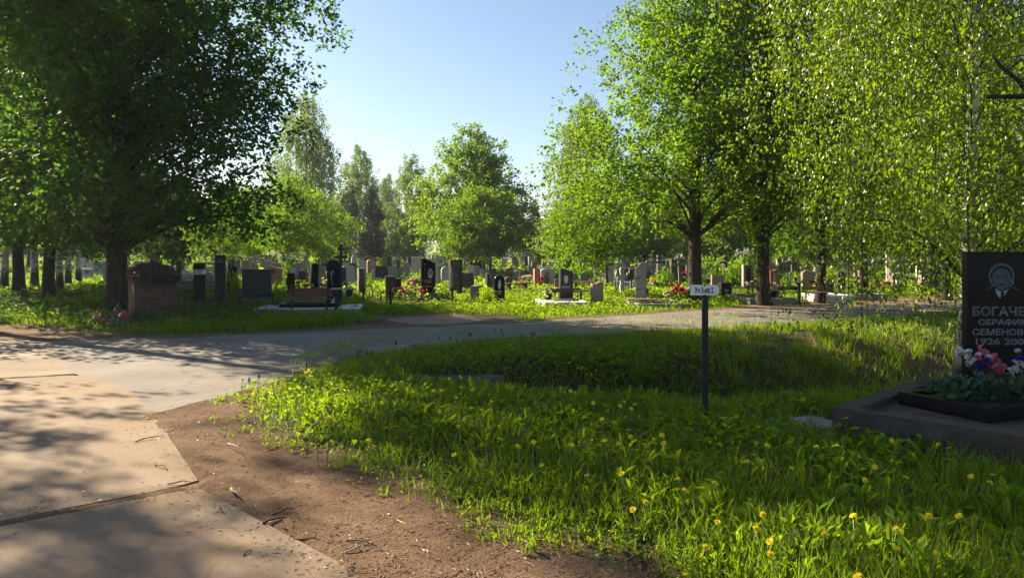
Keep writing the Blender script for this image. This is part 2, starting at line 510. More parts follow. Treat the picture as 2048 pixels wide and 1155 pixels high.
def road_mat(name, c0, c1, c2, agg, wave=False):
    m, nt, b, out = new_mat(name)
    f = noise_node(nt, .8, 8, .62)
    f2 = noise_node(nt, agg, 3, .8)
    col = ramp(nt, f, [(.3, c0), (.52, c1), (.72, c2)])
    k = ramp(nt, f2, [(.25, (.6, .6, .6)), (.5, (1, 1, 1)), (.8, (1.35, 1.33, 1.3))])
    mx = nt.nodes.new('ShaderNodeMix'); mx.data_type = 'RGBA'; mx.blend_type = 'MULTIPLY'; mx.inputs[0].default_value = 1
    nt.links.new(col, mx.inputs[6]); nt.links.new(k, mx.inputs[7])
    col = mx.outputs[2]
    # pits and dark pebbles
    v = nt.nodes.new('ShaderNodeTexVoronoi'); v.inputs['Scale'].default_value = 14
    t = nt.nodes.new('ShaderNodeTexCoord'); nt.links.new(t.outputs['Object'], v.inputs['Vector'])
    pit = ramp(nt, v.outputs['Distance'], [(.05, (.45, .42, .4)), (.13, (1, 1, 1))])
    m2 = nt.nodes.new('ShaderNodeMix'); m2.data_type = 'RGBA'; m2.blend_type = 'MULTIPLY'; m2.inputs[0].default_value = .8
    nt.links.new(col, m2.inputs[6]); nt.links.new(pit, m2.inputs[7]); col = m2.outputs[2]
    # fine wandering cracks
    nz = nt.nodes.new('ShaderNodeTexNoise'); nz.inputs['Scale'].default_value = 2.2; nz.inputs['Detail'].default_value = 5
    nt.links.new(t.outputs['Object'], nz.inputs['Vector'])
    va = nt.nodes.new('ShaderNodeVectorMath'); va.operation = 'MULTIPLY_ADD'; va.inputs[1].default_value = (.55, .55, 0)
    nt.links.new(nz.outputs['Color'], va.inputs[0]); nt.links.new(t.outputs['Object'], va.inputs[2])
    vc = nt.nodes.new('ShaderNodeTexVoronoi'); vc.feature = 'DISTANCE_TO_EDGE'; vc.inputs['Scale'].default_value = .55
    nt.links.new(va.outputs[0], vc.inputs['Vector'])
    ck = ramp(nt, vc.outputs['Distance'], [(.0, (.42, .38, .35)), (.007, (1, 1, 1))])
    m4 = nt.nodes.new('ShaderNodeMix'); m4.data_type = 'RGBA'; m4.blend_type = 'MULTIPLY'; m4.inputs[0].default_value = .75
    nt.links.new(col, m4.inputs[6]); nt.links.new(ck, m4.inputs[7]); col = m4.outputs[2]
    # earth and sand swept over the surface
    d = noise_node(nt, .75, 9, .68)
    dk = ramp(nt, d, [(.42, (0, 0, 0)), (.60, (.9, .9, .9))])
    m3 = nt.nodes.new('ShaderNodeMix'); m3.data_type = 'RGBA'
    nt.links.new(dk, m3.inputs[0]); nt.links.new(col, m3.inputs[6]); m3.inputs[7].default_value = (.21, .140, .085, 1)
    if name != 'asphalt': col = m3.outputs[2]
    nt.links.new(col, b.inputs['Base Color'])
    b.inputs['Roughness'].default_value = .85
    b.inputs['Specular IOR Level'].default_value = .3
    h = f2
    if wave:
        ws = []
        for ang in (35, -25):
            w = nt.nodes.new('ShaderNodeTexWave'); w.inputs['Scale'].default_value = 9; w.inputs['Distortion'].default_value = .5
            mp = nt.nodes.new('ShaderNodeMapping'); mp.inputs['Rotation'].default_value = (0, 0, R(ang))
            nt.links.new(t.outputs['Object'], mp.inputs[0]); nt.links.new(mp.outputs[0], w.inputs[0]); ws.append(w.outputs['Fac'])
        mm = nt.nodes.new('ShaderNodeMath'); mm.operation = 'MULTIPLY'
        nt.links.new(ws[0], mm.inputs[0]); nt.links.new(ws[1], mm.inputs[1])
        ma = nt.nodes.new('ShaderNodeMath'); ma.operation = 'MULTIPLY_ADD'; ma.inputs[1].default_value = .6
        nt.links.new(mm.outputs[0], ma.inputs[0]); nt.links.new(f2, ma.inputs[2]); h = ma.outputs[0]
    bump(nt, b, h, .5, .008)
    return m
asph = road_mat('asphalt', (.135, .117, .105), (.175, .153, .138), (.22, .195, .172), 90)
conc = road_mat('slab_concrete', (.12, .086, .060), (.205, .157, .115), (.30, .240, .178), 70)
_unused = None and road_mat('ribbed_slab_concrete', (.20, .165, .14), (.25, .215, .185), (.31, .27, .235), 70, True)
tag(flat_sheet('asphalt_road', ASPHALT, 0.0, asph), kind='structure')
croad = thing('concrete_road', None, None); croad['kind'] = 'structure'
for i, s in enumerate(SLABS):
    o = flat_sheet('slab', s, -.13, conc, croad, .145 - .006 * i)
tag(flat_sheet('side_path', PATH, .004, conc), kind='structure')

# broken culvert slab in the ditch
t = thing('culvert_slab', 'mossy broken concrete slab edge showing in the side of the ditch', 'concrete slab', (-.74, 9.98, -.23), R(3))
bm = bmesh.new(); bmesh.ops.create_cube(bm, size=1); bmesh.ops.subdivide_edges(bm, edges=bm.edges[:], cuts=5, use_grid_fill=True)
for v in bm.verts:
    v.co = Vector((v.co.x * 1.25, v.co.y * .35, v.co.z * .30))
    v.co += Vector((0, 1, 1)) * (mnoise.noise(v.co * 5) * .03)
me = bpy.data.meshes.new('slab_edge'); bm.to_mesh(me); bm.free(); me.materials.append(dark_concrete)
link('slab_edge', me, t)

# ------------------------------------------------------------------ trees
def basis(d, roll):
    """rotation matrices (N,3,3) whose columns are side, axis, normal"""
    d = d / (np.linalg.norm(d, axis=1, keepdims=True) + 1e-9)
    ref = np.where(np.abs(d[:, 2:3]) < .95, np.array([[0, 0, 1.0]]), np.array([[1.0, 0, 0]]))
    a = np.cross(d, ref); a /= np.linalg.norm(a, axis=1, keepdims=True) + 1e-9
    b = np.cross(a, d)
    c, s = np.cos(roll)[:, None], np.sin(roll)[:, None]
    side = a * c + b * s; nor = -a * s + b * c
    return np.stack([side, d, nor], -1)

LEAF_FULL = (np.array([(0, 0, 0), (.36, .26, .07), (.34, .62, .08), (0, 1, -.10), (-.34, .62, .08), (-.36, .26, .07)]), np.array([(0, 1, 2, 3), (0, 3, 4, 5)]))
LEAF_MID = (np.array([(0, 0, 0), (.36, .45, .06), (0, 1, -.06), (-.36, .45, .06)]), np.array([(0, 1, 2), (0, 2, 3)]))
LEAF_NARROW = (np.array([(0, 0, 0), (.10, .45, .0), (0, 1, 0), (-.10, .45, .0)]), np.array([(0, 1, 2, 3)]))

def stamp(proto, pos, rot, sc):
    pv, pf = proto
    if np.ndim(sc) == 1: sc = np.repeat(np.asarray(sc)[:, None], 3, 1)
    v = np.einsum('nij,nkj->nki', rot, pv[None] * sc[:, None, :]) + pos[:, None, :]
    f = pf[None] + (np.arange(len(pos)) * len(pv))[:, None, None]
    return v.reshape(-1, 3), f.reshape(-1, pf.shape[1])

def tree_meshes(seed, height, tr, clear, crown_r, prof, n_bough, n_twig, n_leaf, leaf, lm, bm_, proto=LEAF_FULL, upow=.85, weep=0.0, lean=(0, 0), rise=.5, twig_len=.55, squash=1.0, fork=None, sparse=0.0, spread=.2):
    """returns trunk, branches, crown meshes of one tree standing at the origin"""
    g = np.random.default_rng(seed)
    trunk = MB()
    n = 14
    wob = g.normal(0, .03 * height / 10, (n, 2)); wob[0] = 0; wob = np.cumsum(wob, 0) * .6
    def axis_pt(t):
        i = np.clip(t * (n - 1), 0, n - 1.001); k = int(i); fr = i - k
        w = wob[k] * (1 - fr) + wob[k + 1] * fr
        return np.array([lean[0] * t * height + w[0], lean[1] * t * height + w[1], t * height])
    def rad(t): return tr * ((1 - t) ** .75 * .92 + .03) * (1 + .55 * np.exp(-t * height / .35))
    ts = np.concatenate([[-.012, .0, .012, .03], np.linspace(.06, .96, 14)])
    pts = [axis_pt(max(t, 0)) + np.array([0, 0, min(t, 0) * height]) for t in ts]
    trunk.tube(pts, [rad(max(t, 0)) for t in ts], 12)
    if fork:
        for (t0, dx, dy, top, fr) in fork:
            p0 = axis_pt(t0); q = [p0 + np.array([dx * s ** .8, dy * s ** .8, s * (top - p0[2])]) for s in np.linspace(0, 1, 9)]
            trunk.tube(q, [rad(t0) * fr * (1 - .8 * s) + .01 for s in np.linspace(0, 1, 9)], 8)
    br = MB()
    tw_pos = []; tw_dir = []
    c0 = clear / height
    for i in range(n_bough):
        u = (i + .5) / n_bough
        u = u ** upow
        rr = np.interp(u, np.linspace(0, 1, len(prof)), prof) * crown_r * g.uniform(.62, 1.04)
        ang = i * 2.39996 + g.normal(0, .35)
        h = clear + u * (height - clear)
        out = np.array([math.cos(ang), math.sin(ang) * squash, 0])
        tip_z = h + g.normal(0, .25)
        base_t = np.clip((tip_z - rise * rr - .15 * rr) / height, c0 * .72, .94)
        p0 = axis_pt(base_t)
        ctr = axis_pt(np.clip(h / height, 0, .98))
        p2 = np.array([ctr[0], ctr[1], tip_z]) + out * rr
        p1 = p0 * .5 + p2 * .5 + np.array([0, 0, .22 * rr * (1 if weep < .5 else 2)])
        s = np.linspace(0, 1, 6)[:, None]
        q = (1 - s) ** 2 * p0 + 2 * s * (1 - s) * p1 + s ** 2 * p2
        r0 = max(.010, rad(base_t) * (.20 if weep else .25) * min(1, .35 + rr / crown_r))
        br.tube([tuple(a) for a in q], [r0 * (1 - .85 * k) for k in np.linspace(0, 1, 6)], 5, False)
        k = max(4, int(n_twig * (rr / crown_r) ** 1.3 * g.uniform(.7, 1.25)))
        sv = g.uniform(.22 if rr > .4 * crown_r else .1, 1.03, k) ** .75
        sv = sv[:, None]
        tp = (1 - sv) ** 2 * p0 + 2 * sv * (1 - sv) * p1 + sv ** 2 * p2
        sg = spread * rr + .12
        tp = tp + g.normal(0, 1, (k, 3)) * np.array([sg, sg, sg * .55]) * (.35 + .8 * np.sin(sv * 2.6))
        td = out * .7 + g.normal(0, .55, (k, 3)); td[:, 2] += .15
        tw_pos.append(tp); tw_dir.append(td)
    tp = np.concatenate(tw_pos); td = np.concatenate(tw_dir)
    td /= np.linalg.norm(td, axis=1, keepdims=True)
    if sparse:
        keep = np.array([mnoise.noise(Vector(p) * (1.4 / max(crown_r, 1) * 2)) for p in tp]) > -sparse
        tp, td = tp[keep], td[keep]
    N = len(tp)
    s = g.uniform(0, 1, (N, n_leaf))
    L = twig_len * g.uniform(.6, 1.3, N)
    if weep:
        hang = weep * g.uniform(.3, 1.0, N)
        pos = tp[:, None, :] + td[:, None, :] * (L[:, None] * np.minimum(s, .3) * 1.5)[..., None]
        pos[..., 2] -= (s * hang[:, None]) - .12 * weep * np.sin(s * 3)
        sway = g.normal(0, .07 * weep, (N, 1, 2)) * s[..., None]
        pos[..., :2] += sway
        pos += g.normal(0, .045 + leaf * .5, pos.shape)
        pos[..., 2] = np.where(pos[..., 2] < .35, .35 + (.35 - pos[..., 2]) * .4, pos[..., 2])
        ax = np.stack([g.normal(0, .5, (N, n_leaf)), g.normal(0, .5, (N, n_leaf)), np.full((N, n_leaf), -1.0)], -1)
        # hanging twigs as thin wires
        sel = g.random(N) < .35
        for p, d, l_, hg, sw in zip(tp[sel], td[sel], L[sel], hang[sel], sway[sel][:, 0] if False else np.zeros((sel.sum(), 2))):
            br.tube([p, p + d * l_ * .4, p + d * l_ * .45 - np.array([0, 0, hg * .55]), p + d * l_ * .45 - np.array([0, 0, hg])], [.006, .005, .004, .003], 3, False)
    else:
        pos = tp[:, None, :] + td[:, None, :] * (L[:, None] * s)[..., None] + g.normal(0, .055 + leaf * .45, (N, n_leaf, 3))
        pos[..., 2] -= .12 * s * s
        ax = td[:, None, :] * .8 + g.normal(0, .65, (N, n_leaf, 3)); ax[..., 2] -= .45
    pos = pos.reshape(-1, 3); ax = ax.reshape(-1, 3)
    M = len(pos)
    rot = basis(ax, g.uniform(-1.3, 1.3, M) + np.where(g.random(M) < .5, 0, math.pi))
    sc = leaf * g.uniform(.65, 1.2, M)
    v, f = stamp(proto, pos, rot, sc)
    crown = np_mesh('crown', v, [f], lm, False)
    return trunk.mesh('trunk', bm_), br.mesh('branches', B_dark), crown

def plant_tree(name, label, meshes, loc, rz=0.0, group=None, sc=1.0, cat='tree'):
    t = thing(name, label, cat, (loc[0], loc[1], loc[2] if len(loc) > 2 else 0.0), rz, group)
    t.scale = (sc, sc, sc) if not isinstance(sc, tuple) else sc
    link('trunk', meshes[0], t)
    if meshes[1] and len(meshes[1].vertices): tag(link('branches', meshes[1], t), kind='stuff')
    tag(link('crown', meshes[2], t), kind='stuff')
    return t

P_OV = [.55, .85, 1.0, 1.0, .95, .85, .72, .55, .35, .12]
P_CONE = [.8, 1.0, .95, .86, .75, .63, .5, .36, .22, .06]
P_COL = [.6, .9, 1.0, 1.0, .92, .85, .74, .6, .42, .15]
P_LOW = [.9, 1.0, .95, .85, .7, .6, .45, .3, .2, .1]

# the big dark tree behind the dumpster and its neighbours on the left
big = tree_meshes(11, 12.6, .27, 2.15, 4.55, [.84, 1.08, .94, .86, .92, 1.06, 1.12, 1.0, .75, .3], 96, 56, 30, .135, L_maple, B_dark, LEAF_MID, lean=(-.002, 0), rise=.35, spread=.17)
plant_tree('shade_tree', 'huge dark maple with thick trunk rising right behind the rusty dumpster', big, (*P(233, 645)[:1], 19.4) if False else (XY(233, 19.2), 19.2))
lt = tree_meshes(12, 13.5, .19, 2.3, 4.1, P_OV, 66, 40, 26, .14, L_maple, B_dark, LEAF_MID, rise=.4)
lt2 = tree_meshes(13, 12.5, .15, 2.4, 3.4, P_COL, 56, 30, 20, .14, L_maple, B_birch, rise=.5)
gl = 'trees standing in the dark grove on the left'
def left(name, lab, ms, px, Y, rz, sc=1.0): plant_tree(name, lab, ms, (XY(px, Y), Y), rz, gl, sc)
left('shade_tree', 'dark trunked tree left of the dumpster, nearest trunk to the dirt road', lt, 97, 23.6, 1.2)
left('shade_tree', 'thick black trunk second from the left frame edge in the shady grove', lt, 38, 27.5, 3.9, 1.08)
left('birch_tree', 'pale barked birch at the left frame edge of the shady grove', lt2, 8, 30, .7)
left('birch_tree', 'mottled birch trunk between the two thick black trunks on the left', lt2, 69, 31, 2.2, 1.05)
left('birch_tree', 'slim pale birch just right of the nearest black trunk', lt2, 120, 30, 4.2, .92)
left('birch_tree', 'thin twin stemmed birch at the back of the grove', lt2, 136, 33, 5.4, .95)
left('shade_tree', 'leaning slender dark tree in the gap left of the big maple', lt2, 157, 35, 3.1, .95)

left('shade_tree', 'maple standing left of the slab road, outside the picture', lt, -930, 12, 2.0, .82)
pn = tree_meshes(14, 19.4, .2, 12.8, 3.2, [.95, 1, 1, 1, .95, .85, .72, .55, .35, .12], 50, 52, 24, .15, L_maple, B_dark, LEAF_MID, rise=.4)  # unseen tree added, crown held high to shade the lower right verge
plant_tree('shade_tree', 'unseen tall high crowned tree added to shade the lower right verge', pn, (-15.7, 18.4), 1.0, gl)

# the road-side limes on the right
lime1 = tree_meshes(21, 13.8, .21, 2.75, 4.1, [1.0, .97, .86, .72, .66, .62, .47, .36, .25, .1], 92, 50, 32, .118, L_lime, B_dark, LEAF_MID, rise=.55, spread=.2)
x, y = P(1393, 611)
plant_tree('lime_tree', 'tall sunlit lime with straight trunk directly behind the white sign', lime1, (x, y), .3)
lime2 = tree_meshes(22, 14.5, .20, 2.7, 3.6, P_OV, 84, 46, 30, .118, L_lime, B_dark, LEAF_MID, rise=.55, fork=[(.12, -1.1, .2, 8.5, .75), (.135, .9, -.4, 9.5, .6)])
x, y = P(1527, 610)
plant_tree('lime_tree', 'dark lime whose trunk forks low into a V beside the red headstone', lime2, (x, y), 0)
lime3 = tree_meshes(23, 12.5, .15, 2.4, 3.2, P_OV, 60, 38, 26, .12, L_lime, B_dark, LEAF_MID, rise=.5)
gr = 'smaller limes along the far side of the road'
x, y = P(1640, 606)
plant_tree('lime_tree', 'slender dark lime at the right end of the reddish bench', lime3, (x, y), 1.9, gr)
x, y = P(1730, 599)
plant_tree('lime_tree', 'thin lime by the road seen through the hanging birch twigs', lime3, (x, y), 4.0, gr, .95)
x, y = P(1893, 600)
plant_tree('lime_tree', 'leaning lime across the road just left of the white birch trunk', lime3, (x, y), 5.3, gr, 1.02)
x, y = (17.5, 31)
plant_tree('lime_tree', 'lime behind the white birch and the black headstone', lime3, (x, y), .9, gr, 1.1)
plant_tree('lime_tree', 'lime farthest along the road at the right', lime3, (24, 33), 2.9, gr, 1.1)

# the white birch behind the black monument, weeping over the road verge
bir = tree_meshes(31, 12.5, .125, 1.7, 3.5, [.66, .66, .70, .84, 1.0, 1.0, .9, .72, .5, .2], 108, 36, 58, .068, L_birch, B_birch, LEAF_MID, upow=1.05, weep=2.1, rise=.25, twig_len=.6, lean=(.012, 0), spread=.17)
plant_tree('birch_tree', 'white trunked weeping birch behind the black portrait monument', bir, (XY(1932, 11.4), 11.4, -.1), 0.35)

# farther trees over the graves
fb1 = tree_meshes(41, 17, .2, 2.2, 4.4, P_COL, 70, 34, 30, .19, L_farbirch, B_birch, LEAF_MID, weep=1.9, rise=.9, twig_len=.8, spread=.15)
fb2 = tree_meshes(42, 15, .18, 1.8, 3.0, P_COL, 60, 28, 28, .20, L_farbirch, B_birch, LEAF_MID, weep=1.7, rise=.9, twig_len=.7, spread=.15)
fd1 = tree_meshes(43, 11, .34, 2.3, 4.5, [.8, 1.0, 1.0, .97, .90, .80, .68, .52, .36, .12], 86, 36, 28, .20, L_far, B_dark, LEAF_MID, rise=.9)
fd2 = tree_meshes(44, 6.2, .2, 1.75, 3.4, P_OV, 60, 34, 26, .17, L_lime, B_dark, LEAF_MID, rise=.5)
fd3 = tree_meshes(45, 9, .2, 1.8, 3.3, P_OV, 60, 32, 24, .23, L_far, B_dark, LEAF_MID, rise=.5)
sp = tree_meshes(46, 12, .2, 1.1, 2.7, P_LOW, 90, 30, 24, .20, L_dark, B_dark, LEAF_MID, rise=-.1, spread=.13)
yg = tree_meshes(47, 6.0, .07, 1.95, 2.3, P_OV, 44, 24, 22, .14, L_lime, B_birch, LEAF_MID, rise=.6)
def far(name, lab, ms, px, Y, rz, sc=1.0, group=None): return plant_tree(name, lab, ms, (XY(px, Y), Y), rz, group, sc)
far('birch_tree', 'tall pale weeping birch showing against the sky right of the big maple', fb1, 614, 72, .5, 1.0)
far('birch_tree', 'narrow hazy birch second from the left on the skyline', fb2, 720, 90, 1.1, .98)
far('birch_tree', 'slim birch with thin wispy top left of the broad central tree', fb2, 822, 78, 2.5, .80)
far('birch_tree', 'small birch top between the two narrow hazy birches', fb2, 775, 100, 4.5, .82)
far('lime_tree', 'broad pointed bright green tree in the middle of the skyline', fd1, 945, 56, .2, 1.0)
far('lime_tree', 'low round sunlit tree in front of the broad central tree', fd2, 958, 50, 1.0, .95)
far('spruce_tree', 'blue-green dark tree just right of the broad central tree', sp, 1068, 78, 1.0, .58)
far('birch_tree', 'large pale birch on the skyline left of the sunlit lime', fb1, 1172, 66, 3.0, .92)
far('lime_tree', 'round green tree in shadow below the large pale birch', fd3, 1140, 62, 2.2, .72)
far('birch_tree', 'young birch with bright leaves behind the stones left of the wooden cross', yg, 577, 44, .4, 1.02)
far('lime_tree', 'young bright green tree beside the lilac behind the wooden cross', yg, 640, 47, 2.4, .90)
far('lime_tree', 'thin sapling with bare stem behind the brown wavy headstone', yg, 1190, 27, 3.3, .72)
far('lime_tree', 'young tree with yellow-green leaves behind the dumpster', yg, 440, 40, 5.0, .8)
far('lime_tree', 'loose bushy tree behind the large dark block headstone', yg, 505, 50, 1.7, 1.0)
far('spruce_tree', 'dark narrow spruce in the shade left of the wispy birch', sp, 742, 80, 4.0, .72)
far('spruce_tree', 'dark spruce right beside the other one under the narrow birch', sp, 700, 86, 2.0, .78)
far('lime_tree', 'pale leafy tree above the wooden grave cross on the right', fd2, 1640, 46, 4.0, .75)
gb = 'trees closing off the back of the cemetery'
rb = random.Random(5)
kinds = [('lime_tree', fd3, 'rounded green tree in the hazy row closing off the cemetery', 1.0), ('birch_tree', fb2, 'pale hazy birch in the row closing off the cemetery', .7),
         ('lime_tree', fd1, 'pointed leafy tree in the hazy row closing off the cemetery', .85), ('spruce_tree', sp, 'dark conifer in the hazy row closing off the cemetery', .75)]
seq = [0, 2, 0, 1, 0, 3, 2, 0]
for i in range(46):
    a = R(-46 + 92 * i / 45 + rb.uniform(-.6, .6))
    d = rb.uniform(112, 140)
    px = 1024 + F * math.tan(a)
    k = seq[i % 8]
    if 860 < px < 1120: k = 0
    s = kinds[k][3] * rb.uniform(.8, 1.05)
    if 700 < px < 1150: s *= .72
    plant_tree(kinds[k][0], kinds[k][2], kinds[k][1], (d * math.sin(a), d * math.cos(a)), rb.uniform(0, 6), gb, s)
gm = 'trees scattered among the distant graves'
for i, (px, Y, k, s, lb) in enumerate([(330, 60, 0, .8, 'round green tree seen above the rubbish heap'), (255, 75, 2, .8, 'pointed tree in the light gap behind the big maple trunk'), (170, 58, 0, .8, 'leafy tree behind the leaning slender trunk of the grove'),
        (60, 70, 2, .9, 'pointed tree between the two thick trunks of the grove'), (-120, 60, 0, 1, 'leafy tree behind the grove beyond the left edge'), (390, 85, 0, .95, 'rounded tree far behind the arrow plate stele'), (470, 78, 2, .8, 'pointed tree far behind the tall black stele'),
        (1290, 60, 0, .85, 'rounded tree behind the grey carved monument'), (1370, 75, 2, .9, 'pointed tree far behind the straight lime trunk'), (1450, 56, 0, .8, 'rounded tree behind the stones above the white sign'), (1560, 66, 0, .95, 'rounded tree behind the forked lime'),
        (1680, 58, 2, .9, 'pointed tree behind the slim lime at the bench end'), (1790, 64, 0, 1, 'rounded tree behind the hanging birch twigs'), (1900, 55, 0, .9, 'rounded tree behind the leaning lime'), (2060, 62, 2, 1.0, 'pointed tree hidden behind the black portrait monument'), (2200, 56, 0, 1, 'rounded tree beyond the right frame edge')]):
    plant_tree(kinds[k][0], lb, kinds[k][1], (XY(px, Y), Y), i * 1.3, gm, s)

# larch by the monument: trunk outside on the right, one ragged branch reaches in
t = thing('larch_tree', 'larch reaching in from the right with a broken branch and needle tufts', 'tree', (6.95, 7.1, 0))
tr = MB(); tr.tube([(0, 0, -.2), (0, 0, .1), (.05, .05, 2), (.0, .1, 5), (.1, .1, 9)], [.26, .2, .17, .14, .05], 10); tr.build('trunk', B_dark, t)
b_ = MB()
b_.tube([(.02, .1, 2.75), (-.8, .0, 2.80), (-1.35, -.05, 2.76), (-1.78, -.1, 2.74)], [.045, .035, .028, .018], 6)
b_.tube([(-1.45, -.05, 2.75), (-1.55, -.05, 2.90), (-1.66, -.05, 3.0), (-1.72, -.05, 3.10)], [.022, .018, .016, .008], 5)
b_.tube([(-1.54, -.05, 2.88), (-1.42, -.1, 3.0), (-1.48, -.1, 3.1), (-1.70, -.1, 3.06)], [.010, .009, .007, .004], 4)
b_.tube([(-1.62, -.05, 2.97), (-1.5, 0, 3.08), (-1.38, 0, 3.05), (-1.3, .02, 2.92)], [.009, .008, .006, .003], 4)
g = np.random.default_rng(3)
tips = []
for k in range(22):
    z0 = g.uniform(2.0, 3.7); a = g.uniform(2.3, 4.2); L_ = g.uniform(1.0, 1.9)
    p = np.array([0, .1, z0]); q = p + np.array([math.cos(a) * L_, math.sin(a) * L_ * .8, g.uniform(-.35, .1)])
    m_ = (p + q) / 2 + np.array([0, 0, .08])
    b_.tube([p, m_, q], [.014, .009, .003], 4, False)
    for s in np.linspace(.25, 1, 22):
        tips.append((1 - s) ** 2 * p + 2 * s * (1 - s) * m_ + s * s * q)
b_.build('branches', B_dark, t).scale = (1.38, 1.2, 1.12)
tips = np.array(tips) * np.array([1.38, 1.2, 1.12]); n_ = 20
pos = np.repeat(tips, n_, 0) + g.normal(0, .015, (len(tips) * n_, 3))
ax = g.normal(0, 1, pos.shape); ax[:, 2] += .2
v, f = stamp(LEAF_NARROW, pos, basis(ax, g.uniform(0, 6, len(pos))), np.repeat(np.array([[.06, .06, .06]]), len(pos), 0))
tag(link('needles', np_mesh('needles', v, [f], L_larch), t), kind='stuff')
# ------------------------------------------------------------------ lettering
def text_mesh(name, body, size, mat, width=None, outline=0.0, extrude=.001, bold=0.0):
    cu = bpy.data.curves.new(name, 'FONT')
    cu.body = body; cu.size = size; cu.align_x = 'CENTER'; cu.align_y = 'CENTER'
    if outline:
        cu.fill_mode = 'NONE'; cu.bevel_depth = outline; cu.bevel_resolution = 0; cu.resolution_u = 3
    else:
        cu.extrude = extrude; cu.resolution_u = 4; cu.offset = bold
    o = bpy.data.objects.new(name, cu); C.objects.link(o)
    bpy.context.view_layer.update()
    me = bpy.data.meshes.new_from_object(o.evaluated_get(bpy.context.evaluated_depsgraph_get()))
    bpy.data.objects.remove(o); bpy.data.curves.remove(cu)
    me.name = name
    co = np.empty(len(me.vertices) * 3, np.float32); me.vertices.foreach_get('co', co); co = co.reshape(-1, 3)
    if len(co):
        lo, hi = co.min(0), co.max(0)
        co[:, 0] -= (lo[0] + hi[0]) / 2; co[:, 1] -= (lo[1] + hi[1]) / 2
        if width: co[:, 0] *= width / max(hi[0] - lo[0], 1e-6)
        h = size / max(hi[1] - lo[1], 1e-6) if outline or True else 1
        co[:, 1] *= h
        me.vertices.foreach_set('co', co.ravel()); me.update()
    me.materials.clear(); me.materials.append(mat)
    return me

def text(name, body, x, z, y, size, mat, parent, width=None, outline=0.0, bold=0.0):
    """upright lettering on a face that looks towards -y; size is the cap height"""
    o = link(name, text_mesh(name, body, size, mat, width, outline, bold=bold), parent)
    o.location = (x, y, z); o.rotation_euler = (R(90), 0, 0)
    return o

def plate(name, pts, y, mat, parent, th=.003):
    return MB().prism(pts, y - th, y + .004).build(name, mat, parent)

def oval(cx, cz, rx, rz_, n=20, a0=0, a1=360):
    return [(cx + rx * math.cos(R(a0 + (a1 - a0) * k / n)), cz + rz_ * math.sin(R(a0 + (a1 - a0) * k / n))) for k in range(n)]

# ------------------------------------------------------------------ the sign
sx, sy = P(1410, 842)
t = thing('plot_sign', 'small white plot sign with black letters on a thin dark post in the verge', 'sign', (sx, sy, float(ground_z(np.array([sx]), np.array([sy]))[0])), R(-4))
gz0 = t.location.z
MB().box(-.026, .026, -.026, .026, -.25, ZZ(590, sy) - gz0 + .02).build('post', iron_green if False else iron_black, t, .002)
zt, zb = ZZ(569, sy) - gz0, ZZ(590, sy) - gz0
w2 = 27 / F * sy
cx_ = -.012
pl = MB(); r_ = .010
pts = []
for (qx, qz, a) in ((cx_ + w2 - r_, zb + r_, -90), (cx_ + w2 - r_, zt - r_, 0), (cx_ - w2 + r_, zt - r_, 90), (cx_ - w2 + r_, zb + r_, 180)):
    pts += [(qx + r_ * math.cos(R(a + k * 22.5)), qz + r_ * math.sin(R(a + k * 22.5))) for k in range(5)]
pl.prism(pts, -.034, -.028)
sp_ = pl.build('sign_plate', white_enamel, t, .0015)
text('lettering', 'Уч 3-кв 2', cx_ - .004, (zt + zb) / 2, -.0350, .060, letter_black, sp_, width=.175, bold=.0018)
for z_ in (zt - .004, zb + .002):
    MB().tube([(cx_ + .002, -.046, z_), (cx_ + .002, -.028, z_)], .008, 8).build('bolt', iron_black, sp_)
MB().box(-.008, .008, -.028, -.018, zb + .01, zt - .01).build('bracket', iron_black, t)

# ------------------------------------------------------------------ black monument and its plot on the right
ka = np.array(P(1665, 866)); kb = np.array([XY(2048, 5.5), 5.5])
u = (kb - ka) / np.linalg.norm(kb - ka)            # along the near kerb, to the right
v_ = np.array([-u[1], u[0]])                        # away from the road slab, into the plot
ang = math.atan2(u[1], u[0])
t = thing('grave_kerb', 'low dark concrete kerb enclosing the plot of the black portrait monument', 'kerb', (ka[0], ka[1], 0), ang)
Lk, Wk, Hk, Tk = 3.4, 2.35, .235, .17
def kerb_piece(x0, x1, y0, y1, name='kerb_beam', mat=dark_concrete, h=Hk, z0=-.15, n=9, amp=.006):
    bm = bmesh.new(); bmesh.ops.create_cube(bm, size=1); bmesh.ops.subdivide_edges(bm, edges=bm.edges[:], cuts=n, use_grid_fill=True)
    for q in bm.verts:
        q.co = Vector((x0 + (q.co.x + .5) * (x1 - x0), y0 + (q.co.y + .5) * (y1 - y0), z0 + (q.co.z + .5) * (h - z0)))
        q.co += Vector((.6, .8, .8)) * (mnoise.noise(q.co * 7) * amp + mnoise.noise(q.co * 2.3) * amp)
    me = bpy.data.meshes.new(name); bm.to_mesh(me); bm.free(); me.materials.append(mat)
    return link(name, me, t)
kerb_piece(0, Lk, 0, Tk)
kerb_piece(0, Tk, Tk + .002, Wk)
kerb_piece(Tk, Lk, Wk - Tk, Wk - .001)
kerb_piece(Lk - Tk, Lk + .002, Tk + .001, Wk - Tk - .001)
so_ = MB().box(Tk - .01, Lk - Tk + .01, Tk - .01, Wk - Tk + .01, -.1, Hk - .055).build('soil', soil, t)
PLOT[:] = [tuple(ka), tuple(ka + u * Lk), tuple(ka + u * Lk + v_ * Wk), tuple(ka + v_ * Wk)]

def loc_to_world(lx, ly): return ka + u * lx + v_ * ly
